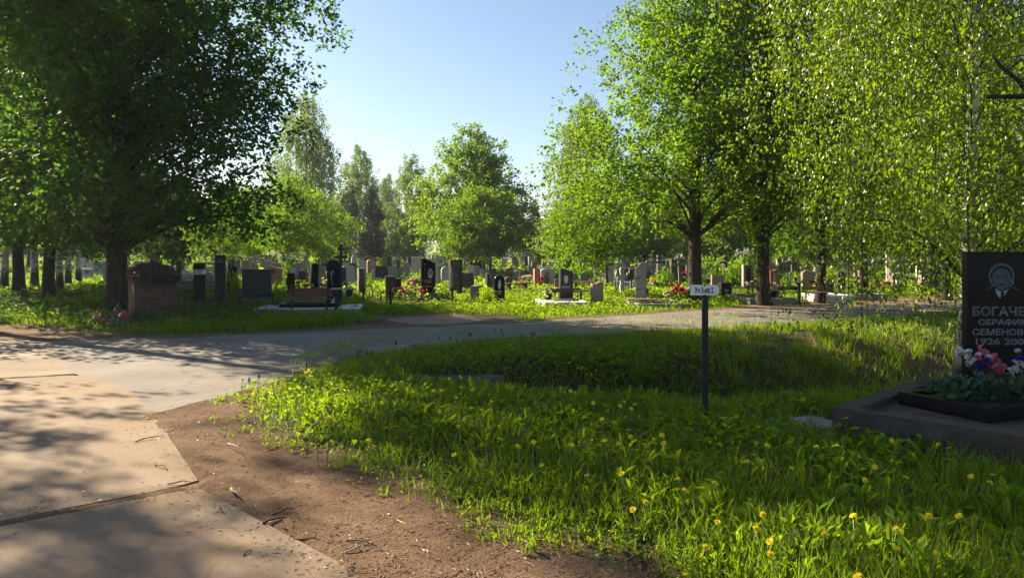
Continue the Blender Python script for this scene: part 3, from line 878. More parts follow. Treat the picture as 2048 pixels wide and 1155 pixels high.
# inner black frame
c1 = np.array(P(1980, 842, .2)); c0 = np.array(P(1796, 803, .2))
fu = (c1 - c0) / np.linalg.norm(c1 - c0); fang = math.atan2(fu[1], fu[0])
fl = np.linalg.norm(c1 - c0)
t = thing('grave_border', 'polished black stone border round the flower bed inside the kerb', 'grave border', (c0[0], c0[1], Hk - .06), fang)
fd = 1.15
for bx in ((0, fl, 0, .07), (0, .07, .072, fd), (fl - .07, fl, .072, fd), (.072, fl - .072, fd - .07, fd)):
    MB().box(bx[0], bx[1], bx[2], bx[3], -.03, .125).build('border_beam', black_granite, t, .004)
MB().box(.06, fl - .06, .06, fd - .06, -.03, .085).build('soil', soil, t)
bed = np.array([c0[0], c0[1]])

MY = 7.45
mx0, mx1 = XY(1937, MY), XY(2076, MY)
mzb, mzt = .26, ZZ(503, MY)
t = thing('black_monument', 'polished black monument with engraved portrait of a man in suit and tie', 'headstone', ((mx0 + mx1) / 2, MY, mzb), R(-3))
hw = (mx1 - mx0) / 2; hh = mzt - mzb
MB().box(-hw, hw, 0, .10, 0, hh).build('slab', black_granite, t, .004)
MB().box(-hw - .06, hw + .06, -.06, .18, -.20, -.002).build('plinth', black_granite, t, .004)
def mz(py): return ZZ(py, MY) - mzb
pc = XY(2003, MY) - (mx0 + mx1) / 2          # portrait centre
# portrait: flat engraved shapes, a few tenths proud of each other
def ex(px): return XY(px, MY) - (mx0 + mx1) / 2
por = thing('portrait', None, None); por.parent = t
def eng(name, pts, mat, lay):
    return MB().prism([(ex(a), mz(b)) for a, b in pts], -.0012 * lay, .004).build(name, mat, por)
eng('hair', [(1980, 562), (1978, 548), (1983, 535), (1993, 528), (2004, 526), (2015, 529), (2025, 537), (2028, 550), (2027, 566), (2021, 572), (1986, 572)], engraved_dim, 1)
eng('hair_dark', [(1983, 560), (1982, 548), (1987, 538), (1996, 532), (2005, 531), (2014, 533), (2022, 541), (2024, 551), (2023, 564), (2019, 570), (1988, 570)], black_granite, 2)
eng('face', [(1985, 560), (1986, 548), (1992, 539), (2003, 536), (2014, 539), (2020, 548), (2021, 560), (2018, 570), (2012, 577), (2005, 581), (1997, 578), (1990, 571)], solid('engraved_face', (.055, .082, .095), .8, .3, 70, .1), 3)
eng('ear', [(1984, 556), (1981, 554), (1982, 563), (1985, 566)], engraved_dim, 3)
eng('ear', [(2021, 556), (2024, 554), (2024, 563), (2021, 566)], engraved_dim, 3)
for s in (-1, 1):
    eng('eyebrow', [(2003 + s * 4, 551.5), (2003 + s * 12, 550), (2003 + s * 13, 551.2), (2003 + s * 4, 553)], black_granite, 4)
    eng('eye', [(2003 + s * 5, 555), (2003 + s * 8, 554), (2003 + s * 12, 555), (2003 + s * 8, 556.2)], black_granite, 4)
eng('nose', [(2001.5, 555), (2000, 563), (2003.5, 565), (2007, 563), (2004.5, 562.5)], engraved_dim, 4)
eng('moustache', [(1996, 569), (2003, 566.5), (2011, 569), (2012, 571), (2003, 569.5), (1995, 571)], black_granite, 4)
eng('mouth', [(1998, 572.5), (2003, 572), (2009, 572.5), (2003, 573.5)], engraved_dim, 5)
eng('shirt', [(1991, 576), (1998, 581), (2005, 584), (2013, 580), (2019, 574), (2010, 588), (2004, 600), (2000, 596), (1994, 588)], engraved, 2)
eng('tie', [(2001, 584), (2004, 583), (2008, 585), (2007, 592), (2009, 600), (2004, 604), (2000, 598), (2002, 591)], black_granite, 6)
for pl_ in ([(1986, 572), (1979, 576), (1971, 579), (1971, 580), (1979, 577.2), (1987, 573.4)], [(2021, 571), (2029, 575), (2038, 580), (2038, 581), (2028, 576.4), (2020, 572.6)]):
    eng('shoulder_line', pl_, engraved_dim, 2)
mid = (mx0 + mx1) / 2
ol = .0015
text('lettering', 'БОГАЧЕВ', ex(2007), mz(622), -.001, 19 / F * MY, engraved, t, width=120 / F * MY, outline=ol)
text('lettering', 'СЕРАФИМ', ex(2007), mz(643.5), -.001, 12.5 / F * MY, engraved, t, width=97 / F * MY, outline=ol * .85)
text('lettering', 'СЕМЕНОВИЧ', ex(2010), mz(663.5), -.001, 13 / F * MY, engraved, t, width=126 / F * MY, outline=ol * .85)
text('lettering', '1926 200', ex(2000), mz(682.5), -.001, 13 / F * MY, engraved, t, width=93 / F * MY, outline=ol * .85)

# ------------------------------------------------------------------ flowers
def petal_mat(name, c, tr=.25):
    m, nt, b, out = new_mat(name)
    g = nt.nodes.new('ShaderNodeNewGeometry')
    col = ramp(nt, g.outputs['Random Per Island'], [(0, tuple(x * .7 for x in c)), (1, tuple(min(1, x * 1.15) for x in c))])
    nt.links.new(col, b.inputs['Base Color']); b.inputs['Roughness'].default_value = .6
    tl = nt.nodes.new('ShaderNodeBsdfTranslucent'); nt.links.new(col, tl.inputs['Color'])
    mx = nt.nodes.new('ShaderNodeMixShader'); mx.inputs[0].default_value = tr
    nt.links.new(b.outputs[0], mx.inputs[1]); nt.links.new(tl.outputs[0], mx.inputs[2]); nt.links.new(mx.outputs[0], out.inputs[0])
    return m
PET = {k: petal_mat('petal_' + k, c, .45 if k == 'yellow' else .25) for k, c in dict(pink=(.75, .18, .28), blue=(.03, .05, .42), white=(.78, .76, .74), red=(.55, .02, .03), magenta=(.55, .03, .30),
        yellow=(.92, .74, .015), violet=(.35, .16, .50), cream=(.75, .66, .42), orange=(.75, .20, .03), rose=(.70, .32, .30), lilac=(.34, .25, .42), teal=(.05, .13, .12)).items()}
gfl = np.random.default_rng(77)
def bloom_mesh(col, petals=26, r=1.0, flat=.75):
    """a ruffled double flower: overlapping cupped petals in three whorls, unit radius"""
    n = petals
    pos = np.zeros((n, 3)); lay = np.arange(n) % 3
    a = gfl.uniform(0, 6.28, n); el = np.array([.25, .75, 1.2])[lay] + gfl.normal(0, .12, n)
    ax = np.stack([np.cos(a) * np.cos(el), np.sin(a) * np.cos(el), np.sin(el)], -1)
    pv = np.array([(0, 0, 0), (.45, .55, .10), (.30, 1, -.12), (0, .93, .04), (-.30, 1, -.12), (-.45, .55, .10)])
    rot = basis(ax, gfl.uniform(-.5, .5, n))
    v, f = stamp((pv, np.array([(0, 1, 2, 3), (0, 3, 4, 5)])), pos, rot, r * gfl.uniform(.8, 1.1, n))
    v[:, 2] *= flat
    return np_mesh('flower_head', v, [f], PET[col])
BLOOM = {k: bloom_mesh(k) for k in PET}
stem_green = solid('flower_stem', (.03, .07, .02), .6, .3, 20, 0)

def bouquet(label, loc, spec, r, rad, h, group=None, leaves=14, pot=None, seed=0):
    """spec: list of (colour, count); heads fill a dome of radius r and height h"""
    g = np.random.default_rng(seed + 100)
    t = thing('flower_bunch', label, 'flowers', loc, 0, group)
    st = MB()
    for col, n in spec:
        for k in range(n):
            a = g.uniform(0, 6.28); q = math.sqrt(g.uniform(0, 1)) * r
            z = h * (.55 + .5 * math.sqrt(max(0, 1 - (q / r) ** 2)) * g.uniform(.6, 1.05))
            o = link('flower_head', BLOOM[col], t)
            o.location = (q * math.cos(a), q * math.sin(a), z); o.scale = (rad * g.uniform(.8, 1.2),) * 3
            o.rotation_euler = (g.normal(-.5, .45), g.normal(0, .45), g.uniform(0, 6))
            if k % 2 == 0: st.tube([(q * .2 * math.cos(a), q * .2 * math.sin(a), 0), (q * math.cos(a), q * math.sin(a), z)], .004, 3, False)
    if st.v: tag(st.build('stems', stem_green, t), kind='stuff')
    if leaves:
        n = leaves
        pos = np.stack([g.normal(0, r * .5, n), g.normal(0, r * .5, n), g.uniform(.1, .75, n) * h], -1)
        ax = g.normal(0, 1, (n, 3)); ax[:, 2] = np.abs(ax[:, 2])
        v, f = stamp(LEAF_FULL, pos, basis(ax, g.uniform(0, 6, n)), np.full(n, max(.05, rad * 1.8)))
        tag(link('leaves', np_mesh('leaves', v, [f], L_gout), t), kind='stuff')
    if pot:
        MB().tube([(0, 0, -.02), (0, 0, .01), (0, 0, h * .5)], [r * .45, r * .5, r * .62], 10).build('pot', pot, t)
    return t
fz = Hk + .03
def cluster(label, heads, Y, seed, rad):
    """a bunch whose heads were measured in the photograph: (px, py, colour)"""
    g = np.random.default_rng(seed)
    cx = np.mean([XY(a, Y) for a, b, c in heads])
    t = thing('flower_bunch', label, 'flowers', (cx, Y, fz + .02), 0)
    st = MB()
    for a, b, c in heads:
        o = link('flower_head', BLOOM[c], t)
        dy = g.uniform(-.09, .07)
        o.location = (XY(a, Y) - cx, dy, ZZ(b, Y) - fz - .02); o.scale = (rad * g.uniform(.85, 1.15),) * 3
        o.rotation_euler = (g.uniform(.2, 1.3), g.normal(0, .5), g.uniform(0, 6))
        st.tube([(0, 0, 0), tuple(Vector(o.location) * .5 + Vector((0, 0, .02))), tuple(o.location)], .004, 3, False)
    tag(st.build('stems', stem_green, t), kind='stuff')
    return t
FY = 7.0
cluster('pink and blue artificial flowers standing before the black monument', [(1971, 697, 'pink'), (1967, 706, 'pink'), (1975, 706, 'pink'), (1986, 713, 'pink'), (1984, 722, 'pink'), (1992, 722, 'pink'), (1990, 730, 'pink'), (1976, 735, 'pink'), (1984, 738, 'pink'),
    (1998, 731, 'pink'), (2004, 736, 'pink'), (1988, 744, 'pink'), (1979, 750, 'pink'), (1974, 726, 'pink'), (1996, 742, 'pink'), (1998, 725, 'pink'), (1945, 714, 'pink'), (1948, 720, 'pink'), (1981, 730, 'pink'),
    (1957, 719, 'blue'), (1964, 717, 'blue'), (1971, 719, 'blue'), (1953, 732, 'blue'), (1961, 733, 'blue'), (1968, 731, 'blue'), (1957, 738, 'blue'), (1964, 727, 'blue'),
    (1922, 700, 'white'), (1930, 703, 'white'), (1926, 708, 'white'), (1934, 712, 'white'), (1938, 720, 'white'), (1941, 728, 'white'), (1952, 709, 'white'), (1962, 752, 'white'), (1955, 744, 'white'), (1932, 706, 'white'), (1972, 712, 'white')], FY, 4, .040)
cluster('white and blue artificial flowers cut by the right frame edge beside the monument', [(2036, 727, 'white'), (2041, 733, 'white'), (2032, 735, 'white'), (2028, 742, 'white'), (2038, 741, 'white'), (2046, 726, 'white'), (2025, 748, 'white'), (2044, 715, 'blue'), (2036, 717, 'blue'), (2050, 719, 'blue'), (2052, 711, 'white'),
    (2058, 726, 'white'), (2060, 718, 'blue'), (2066, 731, 'white'), (2055, 738, 'pink'), (2048, 746, 'white'), (2062, 742, 'blue'), (2046, 704, 'white'), (2020, 754, 'white')], FY, 5, .038)
# teal succulents and leaves under the bunches
t = thing('ground_plants', 'bluish green leafy rosettes filling the flower bed at the monument', 'plants', (XY(1955, 6.75), 6.75, fz + .02))
g = np.random.default_rng(8)
for k in range(26):
    o = link('rosette', BLOOM['teal'], t)
    o.location = (g.uniform(-.36, .55), g.uniform(-.2, .2), g.uniform(.03, .15)); o.scale = (g.uniform(.04, .065),) * 3; o.rotation_euler = (g.normal(0.3, .4), g.normal(0, .4), g.uniform(0, 6))
n = 420
pos = np.stack([g.uniform(-.36, .6, n), g.uniform(-.22, .22, n), g.uniform(0, .15, n)], -1)
ax = g.normal(0, .8, (n, 3)); ax[:, 2] = np.abs(ax[:, 2]) + .2
v, f = stamp(LEAF_FULL, pos, basis(ax, g.uniform(0, 6, n)), g.uniform(.05, .09, n))
tag(link('leaves', np_mesh('leaves', v, [f], leaf_mat('bed_leaf', (.02, .055, .03), (.045, .09, .05), (.10, .2, .05), .35)), t), kind='stuff')

# ------------------------------------------------------------------ dumpster and rubbish on the left
DY = 17.0
t = thing('dumpster', 'rusty brown dumpster heaped with dead leaves under the big maple', 'dumpster', (XY(312, DY), DY, -.02), R(36))
dw, dh, dd = 39 / F * DY, ZZ(556, DY) + .02, .85
body = MB()
b0 = [(-dw, 0), (dw * .94, 0), (dw * .97, dd), (-dw * .95, dd)]
tp_ = [(-dw * 1.02, -.02), (dw * 1.03, -.02), (dw * 1.03, dd + .02), (-dw * 1.02, dd + .02)]
vs = [(x, y, .06) for x, y in b0] + [(x * 1.0, y, dh) for x, y in tp_]
body.add(vs, [(0, 3, 2, 1), (0, 1, 5, 4), (1, 2, 6, 5), (2, 3, 7, 6), (3, 0, 4, 7), (4, 5, 6, 7)])
o = body.build('body', rust, t, .01)
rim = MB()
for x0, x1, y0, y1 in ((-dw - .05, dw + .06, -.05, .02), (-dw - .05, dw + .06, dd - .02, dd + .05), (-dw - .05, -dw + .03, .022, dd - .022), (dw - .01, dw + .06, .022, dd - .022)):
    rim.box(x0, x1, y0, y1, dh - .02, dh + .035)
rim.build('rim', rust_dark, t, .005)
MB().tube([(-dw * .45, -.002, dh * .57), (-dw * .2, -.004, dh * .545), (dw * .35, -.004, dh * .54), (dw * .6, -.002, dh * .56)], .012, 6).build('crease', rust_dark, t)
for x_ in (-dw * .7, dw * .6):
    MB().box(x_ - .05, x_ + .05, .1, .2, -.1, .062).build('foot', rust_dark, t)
g = np.random.default_rng(21)
hp = thing('rubbish_heap', 'heap of dead leaves and withered wreaths piled above the dumpster rim', 'rubbish', (XY(312, DY) - .22, DY + .36, dh - .05), R(36))
n = 3600
a = g.uniform(0, 6.28, n); q = np.sqrt(g.uniform(0, 1, n))
hx = q * np.cos(a) * .54; hy = q * np.sin(a) * .47
hz_ = .36 * np.clip(1 - (np.hypot((hx + .06) / .64, hy / .56)) ** 1.8, 0, 1) * (1 + .35 * (fbm(hx, hy, 6) - .5)) + g.uniform(-.03, .03, n)
ax = g.normal(0, 1, (n, 3)); ax[:, 2] *= .5
dead = leaf_mat('dead_leaf', (.055, .040, .028), (.16, .12, .09), (.1, .07, .03), .15)
v, f = stamp(LEAF_MID, np.stack([hx, hy, hz_], -1), basis(ax, g.uniform(0, 6, n)), g.uniform(.04, .10, n))
tag(link('dead_leaves', np_mesh('dead_leaves', v, [f], dead), hp), kind='stuff')
mnd = MB(); 
rr_ = 9; rings = []
for i in range(7):
    for k in range(16):
        q = 1 - i / 6; aa = k / 16 * 6.283
        x_, y_ = q * math.cos(aa) * .50, q * math.sin(aa) * .44
        mnd.v.append((x_, y_, -.12 + .44 * (1 - q ** 1.8)))
for i in range(6):
    for k in range(16): mnd.f.append((i * 16 + k, i * 16 + (k + 1) % 16, (i + 1) * 16 + (k + 1) % 16, (i + 1) * 16 + k)); mnd.sm.append(True)
mnd.build('mound', soil, hp)
n = 500
pos = np.stack([g.uniform(-.45, .45, n), g.normal(-.42, .06, n), g.uniform(-.08, .10, n)], -1)
ax = g.normal(0, .6, (n, 3)); ax[:, 2] -= .6
v, f = stamp(LEAF_NARROW, pos, basis(ax, g.uniform(0, 6, n)), np.repeat(np.array([[.10, .16, .1]]), n, 0))
tag(link('wreath_needles', np_mesh('wreath_needles', v, [f], L_dark), hp), kind='stuff')

def crumple(name, label, cat, loc, size, mat, parts=(), seed=0, rz=0.0, knot=False):
    """a slack filled bag: a lumpy sack with folds"""
    t = thing(name, label, cat, loc, rz)
    bm = bmesh.new(); bmesh.ops.create_icosphere(bm, subdivisions=4, radius=1)
    for q in bm.verts:
        n_ = q.co.normalized()
        z = q.co.z
        wide = 1.0 - .28 * max(0, z) ** 1.5
        q.co = Vector((n_.x * wide, n_.y * wide, z if z > -.55 else -.55))
        q.co *= 1 + .22 * mnoise.noise(n_ * 2.1 + Vector((seed, 0, 0))) + .12 * mnoise.noise(n_ * 5.5 + Vector((0, seed, 0)))
        q.co = Vector((q.co.x * size[0], q.co.y * size[1], (q.co.z + .55) * size[2] / 1.5))
    for f_ in bm.faces: f_.smooth = True
    me = bpy.data.meshes.new('sack'); bm.to_mesh(me); bm.free(); me.materials.append(mat)
    s_ = link('sack', me, t)
    top = MB()
    for k in range(7):
        a = k / 7 * 6.283
        top.add([(.03 * math.cos(a), .03 * math.sin(a), size[2] * .92), (.03 * math.cos(a + .9), .03 * math.sin(a + .9), size[2] * .92), (size[0] * .4 * math.cos(a + .6), size[1] * .4 * math.sin(a + .6), size[2] * 1.13), (size[0] * .36 * math.cos(a), size[1] * .36 * math.sin(a), size[2] * 1.10)], [(0, 1, 2, 3)])
    top.build('bag_mouth', mat, t)
    return t
mesh_red = solid('red_mesh_bag', (.30, .06, .075), .6, .55, 16, .6)
film_blue = solid('pale_blue_film', (.22, .26, .34), .35, .4, 12, .3)
film_black = solid('black_film', (.015, .016, .02), .35, .3, 12, .2)
film_red = solid('red_film', (.42, .02, .02), .4, .4, 12, .3)
SY = 16.4
crumple('rubbish_bag', 'red mesh sack lying farther left of the dumpster', 'bag', (XY(205, SY), SY, 0), (.20, .16, .30), mesh_red, seed=1)
crumple('rubbish_bag', 'upright pinkish mesh sack standing against the dumpster side', 'bag', (XY(249, SY), SY, 0), (.165, .15, .30), mesh_red, seed=5)
crumple('rubbish_bag', 'pale bluish plastic bag slumped between the two red sacks', 'bag', (XY(224, SY - .15), SY - .15, 0), (.12, .11, .18), film_blue, seed=3)
crumple('rubbish_bag', 'black rubbish bag behind the red sacks beside the dumpster', 'bag', (XY(243, SY + .5), SY + .5, 0), (.17, .16, .46), film_black, seed=8)
crumple('plastic_wrap', 'crumpled red plastic on the left rim of the dumpster', 'plastic wrap', (XY(264, DY), DY + .25, dh - .03), (.12, .11, .18), film_red, seed=2)
# ------------------------------------------------------------------ headstones
def wavy_top(w, h, kind, n=14):
    """outline (x,z) of a stone w wide and h tall, counter-clockwise seen from the front"""
    a = w / 2
    if kind == 'flat': top = [(a, h), (-a, h)]
    elif kind == 'arch': top = [(a * math.cos(R(k * 180 / n)), h - a * .9 + a * .9 * math.sin(R(k * 180 / n))) for k in range(n + 1)]
    elif kind == 'round': top = [(a * math.cos(R(k * 180 / n)), h - a * .45 + a * .45 * math.sin(R(k * 180 / n))) for k in range(n + 1)]
    elif kind == 'slant': top = [(a * 1.05, h - .30 * w), (-a * .95, h)]
    elif kind == 'wave': top = [(a - w * k / n, h - .10 * w + .10 * w * math.sin(k / n * 5.2 + .5) - .06 * w * (1 - k / n)) for k in range(n + 1)]
    elif kind == 'wavehi': top = [(a - w * k / n, h - .30 * w * (.5 + .5 * math.cos(math.pi * min(1, k / n * 1.25)))) for k in range(n + 1)]
    elif kind == 'shoulder': top = [(a, h), (a * .15, h - .01), (-a * .05, h - .12 * w), (-a * .6, h - .52 * w), (-a, h - .62 * w)]
    elif kind == 'curl': top = [(a, h * .93), (a * .4, h * .97), (-a * .3, h * 1.0), (-a * .75, h * .97), (-a, h * .9)]
    else: top = [(a, h), (-a, h)]
    return [(-a, 0), (a, 0)] + top

def rough_mesh(name, w, d, h, mat, amp, seed, taper=0.0, cuts=6):
    bm = bmesh.new(); bmesh.ops.create_cube(bm, size=1); bmesh.ops.subdivide_edges(bm, edges=bm.edges[:], cuts=cuts, use_grid_fill=True)
    for q in bm.verts:
        z = q.co.z + .5
        tp = 1 - taper * z
        q.co = Vector((q.co.x * w * tp, q.co.y * d * tp, z * h))
        nv = Vector((q.co.x, q.co.y, 0))
        k = mnoise.noise(Vector((q.co.x * 5, q.co.y * 5, q.co.z * 3)) + Vector((seed * 3.7, seed, 0)))
        k2 = mnoise.noise(Vector((q.co.x * 14, q.co.y * 14, q.co.z * 8)) + Vector((seed, 0, seed)))
        q.co += nv * (k * amp / max(w, .2)) + Vector((0, 0, (k + k2 * .5) * amp * .5 * (1 if z > .5 else 0))) + nv * k2 * amp * .5 / max(w, .2)
    me = bpy.data.meshes.new(name); bm.to_mesh(me); bm.free(); me.materials.append(mat)
    return me

pic = solid('grey_portrait', (.45, .44, .43), .5, .35, 30, 0)
pic_dark = solid('portrait_shade', (.08, .075, .07), .5, .35, 30, 0)
pic_pale = solid('pale_engraving', (.55, .56, .58), .6, .1, 30, 0)


def stone(label, px0, px1, pyt, pyb, mat, kind='flat', rot=0.0, depth=None, name='headstone', plinth=None, group=None, base=None, cat='headstone', side_mat=None, rough_side=None, seed=1):
    """a headstone measured in the photograph: columns px0-px1, top row pyt, and pyb where it meets the ground"""
    if base is None: base = pyb
    x, Y = P((px0 + px1) / 2, base)
    zb = ZZ(pyb, Y)
    w = (px1 - px0) / F * Y; h = ZZ(pyt, Y) - min(zb, 0)
    d = depth or max(.10, min(.3, .35 * w))
    ca = abs(math.cos(R(rot))); sa = abs(math.sin(R(rot)))
    w = max(.12, (w - d * sa) / max(ca, .3))
    t = thing(name, label, cat, (x, Y, 0), R(rot), group)
    ph = 0
    if plinth:
        ph = plinth
        MB().box(-w / 2 - .07, w / 2 + .07, -d / 2 - .07, d / 2 + .07, -.1, ph).build('plinth', mat if plinth < .18 else old_concrete, t, .008)
    if kind == 'rough':
        o = link('stone', rough_mesh('stone', w, d, h - ph, mat, .10, seed), t); o.location.z = ph - .05
    else:
        m = MB(); pts = wavy_top(w, h - ph, kind)
        m.prism([(a, b + ph + .002) for a, b in pts], -d / 2, d / 2)
        m.build('slab', mat, t, .012 if Y < 32 else 0)
        if rough_side:
            o = link('rough_edge', rough_mesh('rough_edge', w * .55, .10, (h - ph) * .97, rough_side, .16, seed), t); o.location = (-w * .14, -d / 2 - .02, ph)
    g_ = random.Random(int(px0 * 3 + pyt))
    if kind != 'rough' and not rough_side and Y < 46 and w > .3 and px0 not in (1117, 841, 653, 987, 485, 1538, 1484, 539, 1557, 1181):
        m = MB(); cx0 = g_.uniform(-.05, .05)
        for r_ in range(g_.randint(2, 4)):
            hw_ = w * g_.uniform(.15, .32); z_ = ph + (h - ph) * (.58 - .09 * r_)
            m.box(cx0 - hw_, cx0 + hw_, -d / 2 - .003, -d / 2 + .004, z_, z_ + .022)
        m.build('inscription', engraved_dim if mat not in (dark_granite, dark_mossy, black_granite) else pic, t)
    t['_w'] = w; t['_d'] = d; t['_h'] = h; t['_ph'] = ph
    return t

def face(t, name, pts, mat, th=.004):
    """flat piece on the front of a stone; pts in fractions of its width (-.5..+.5) and height (0..1)"""
    w, d, h = t['_w'], t['_d'], t['_h']
    return MB().prism([(a * w, b * h) for a, b in pts], -d / 2 - th, -d / 2 + .006).build(name, mat, t)

def oval_f(cx, cz, rx, rz_, n=14): return [(cx + rx * math.cos(6.2832 * k / n), cz + rz_ * math.sin(6.2832 * k / n)) for k in range(n)]
def bars(t, rows, mat, name='inscription'):
    """engraved lines too fine to read: broken strokes"""
    w, d, h = t['_w'], t['_d'], t['_h']; m = MB(); g = random.Random(len(rows) * 7 + int(w * 100))
    for (z, x0, x1, hh) in rows:
        x = x0
        while x < x1 - .02:
            q = min(x1, x + g.uniform(.04, .07)); m.box(x * w, q * w - .02 * w, -d / 2 - .004, -d / 2 + .004, z * h, (z + hh) * h); x = q
    return m.build(name, mat, t)
# --- the shaded row on the left
s1 = stone('dark stele left of the tall one, with a white arrow plate across it', 388, 410, 526, 616, dark_mossy, rot=10, depth=.16, cat='stele')
w, d, h = s1['_w'], s1['_d'], s1['_h']; Y1 = s1.location.y
z0_, z1_ = ZZ(548, Y1), ZZ(539, Y1)
ap = MB().prism([(-w * .44, z0_), (w * .62, z0_), (w * .78, (z0_ + z1_) / 2), (w * .62, z1_), (-w * .44, z1_)], -d / 2 - .02, -d / 2 - .012).build('arrow_plate', white_enamel, s1)
m = MB()
for zz, x0, x1 in ((z0_ + .085, -.20, .12), (z0_ + .04, -.16, .06)):
    g = random.Random(3); x = x0
    while x < x1: m.box(x, x + .028, -d / 2 - .0235, -d / 2 - .018, zz, zz + .022); x += .036
m.build('lettering', letter_black, ap)
s2 = stone('tallest black stele of the shaded row with a pale seam below its cap', 431, 452, 510, 612, dark_granite, rot=8, depth=.17, cat='stele')
w, d, h = s2['_w'], s2['_d'], s2['_h']
MB().box(-w / 2 - .004, w / 2 + .004, -d / 2 - .004, d / 2 + .004, h - .205, h - .19).build('seam', pale_granite, s2)
s3 = stone('wide dark block headstone with plain lighter right side', 485, 543, 538, 611, dark_granite, rot=14, depth=.26, plinth=.26)
stone('small red-brown column between the two dark steles', 416, 426, 531, 553, brown_granite, 'round')
stone('leaning dark slab at the right end of the rubbish heap', 353, 362, 522, 566, dark_mossy, rot=10)
stone('tall grey-brown slab behind the leaning dark one', 357, 368, 516, 556, brown_granite, rot=25)
stone('narrow pale pillar right of the grey-brown slab', 368, 373, 528, 549, pale_granite)
stone('mossy dark boulder stone wrapped in leaves beside the tall black stele', 456, 474, 530, 600, dark_mossy, 'rough', seed=4)
stone('pinkish block headstone above the wide dark block', 481, 497, 520, 550, brown_granite, rot=25, depth=.3)
stone('white twin panel headstone above the wide dark block', 496, 506, 523, 541, pale_granite)
stone('small brown headstone at the shoulder of the wide dark block', 505, 516, 528, 546, brown_granite)
stone('thin white post stone far behind the dark block', 508, 511, 517, 534, pale_granite)
s = stone('white framed headstone with dark panel left of the young birch', 539, 551, 523, 545, pale_granite)
face(s, 'panel', [(-.34, .2), (.34, .2), (.34, .86), (-.34, .86)], dark_granite)
stone('plain brown headstone above the greenish stele', 575, 586, 532, 552, brown_granite)
stone('greenish dark stele rising behind the bench back', 575, 590, 546, 596, dark_mossy, rot=5)
stone('grey slab of the pair left of the rough slab', 592, 602, 527, 564, grey_granite, rot=15)
stone('darker slab of the pair left of the rough slab', 601, 611, 524, 562, brown_granite, rot=15)
s = stone('tilted slab with rough bark-like face behind the red bench', 617, 641, 527, 590, grey_granite, rot=24, depth=.24, rough_side=dark_mossy, seed=6)
s.rotation_euler = (0, R(3), s.rotation_euler.z)
stone('brown headstone between the rough slab and the black arch', 641, 650, 534, 566, brown_granite, rot=10)
s = stone('black round topped monument engraved with a drooping white sprig', 653, 681, 519, 612, black_granite, 'arch', rot=14, depth=.2, plinth=.14)
w, d, h = s['_w'], s['_d'], s['_h']
m = MB(); m.tube([(-.05 * w, -d / 2 - .002, .74 * h), (-.16 * w, -d / 2 - .002, .66 * h), (-.16 * w, -d / 2 - .002, .56 * h), (-.05 * w, -d / 2 - .002, .45 * h)], .008, 4)
for a, b, c_, e in ((-.05, .74, -.24, .73), (-.16, .68, -.26, .74), (-.05, .74, -.02, .80), (-.05, .74, .04, .72)): m.tube([(a * w, -d / 2 - .002, b * h), (c_ * w, -d / 2 - .002, e * h)], .006, 4)
m.build('engraved_sprig', pic_pale, s)

def ortho_cross(label, px, pyt, pyb, mat, arm_px, rows, thick, rot=0, name='grave_cross'):
    """three-barred wooden cross; rows: (py, half length px, slant)"""
    x, Y = P(px, pyb)
    t = thing(name, label, 'cross', (x, Y, 0), R(rot))
    h = ZZ(pyt, Y); k = thick / F * Y / 2
    MB().box(-k, k, -k, k, -.2, h).build('upright', mat, t, .006)
    for i, (py, hl, sl_) in enumerate(rows):
        z = ZZ(py, Y); L = hl / F * Y
        m = MB(); m.add([(-L, -k - .006, z - k + sl_), (L, -k - .006, z - k - sl_), (L, k + .006, z - k - sl_), (-L, k + .006, z - k + sl_), (-L, -k - .006, z + k + sl_), (L, -k - .006, z + k - sl_), (L, k + .006, z + k - sl_), (-L, k + .006, z + k + sl_)],
                        [(0, 3, 2, 1), (4, 5, 6, 7), (0, 1, 5, 4), (1, 2, 6, 5), (2, 3, 7, 6), (3, 0, 4, 7)])
        m.build(['short_bar', 'long_bar', 'slanted_bar'][i], mat, t, .005)
    return t
ortho_cross('dark brown wooden three-barred cross towering over the red bench', 682, 488, 612, cross_brown, 0, [(498, 7, 0), (514, 13.5, 0), (546, 7, .05)], 5.5, 8)
ortho_cross('weathered grey wooden cross in front of the big dark wall-like slab', 1584, 510, 566, wood_grey, 0, [(516, 5, 0), (523, 12.5, 0), (547, 5.5, .05)], 3.2, -5)

# --- tiled plot, bench and table in the shade
py_ = 19.9
t = thing('tiled_plot', 'low grave platform with pale stone tiles on top under the red bench', 'grave platform', (XY(622, py_), py_, 0), R(8))
MB().box(-1.35, 1.35, -.85, .95, -.1, .13).build('platform', old_concrete, t, .008)
tile_me = MB().box(-.145, .145, -.145, .145, 0, .012).mesh('tile', solid('pale_tile', (.27, .27, .275), .5, .25, 20, .1))
for i in range(9):
    for j in range(6):
        o = link('tile', tile_me, t); o.location = (-1.2 + .3 * i, -.70 + .3 * j, .131)
t2 = thing('grave_border', 'black stone border on the tiled platform behind the bench', 'grave border', (XY(622, 20.1), 20.1, .144), R(8))
for bx in ((-.78, .78, -.35, -.27), (-.78, .78, .27, .35), (-.78, -.70, -.268, .268), (.70, .78, -.268, .268)):
    MB().box(bx[0], bx[1], bx[2], bx[3], 0, .10).build('border_beam', black_granite, t2, .004)
MB().box(-.69, .69, -.26, .26, 0, .04).build('gravel_fill', dark_concrete, t2)
t3 = thing('leaning_plaque', 'pale grey plaque leaning on the black border beside the table leg', 'plaque', (XY(661, 19.9), 19.9, .145), R(8))
o = MB().prism([(-.07, 0), (.10, .0), (.17, .24), (.10, .27)], -.015, .015).build('plaque', pale_granite, t3); o.rotation_euler = (R(-15), 0, 0)

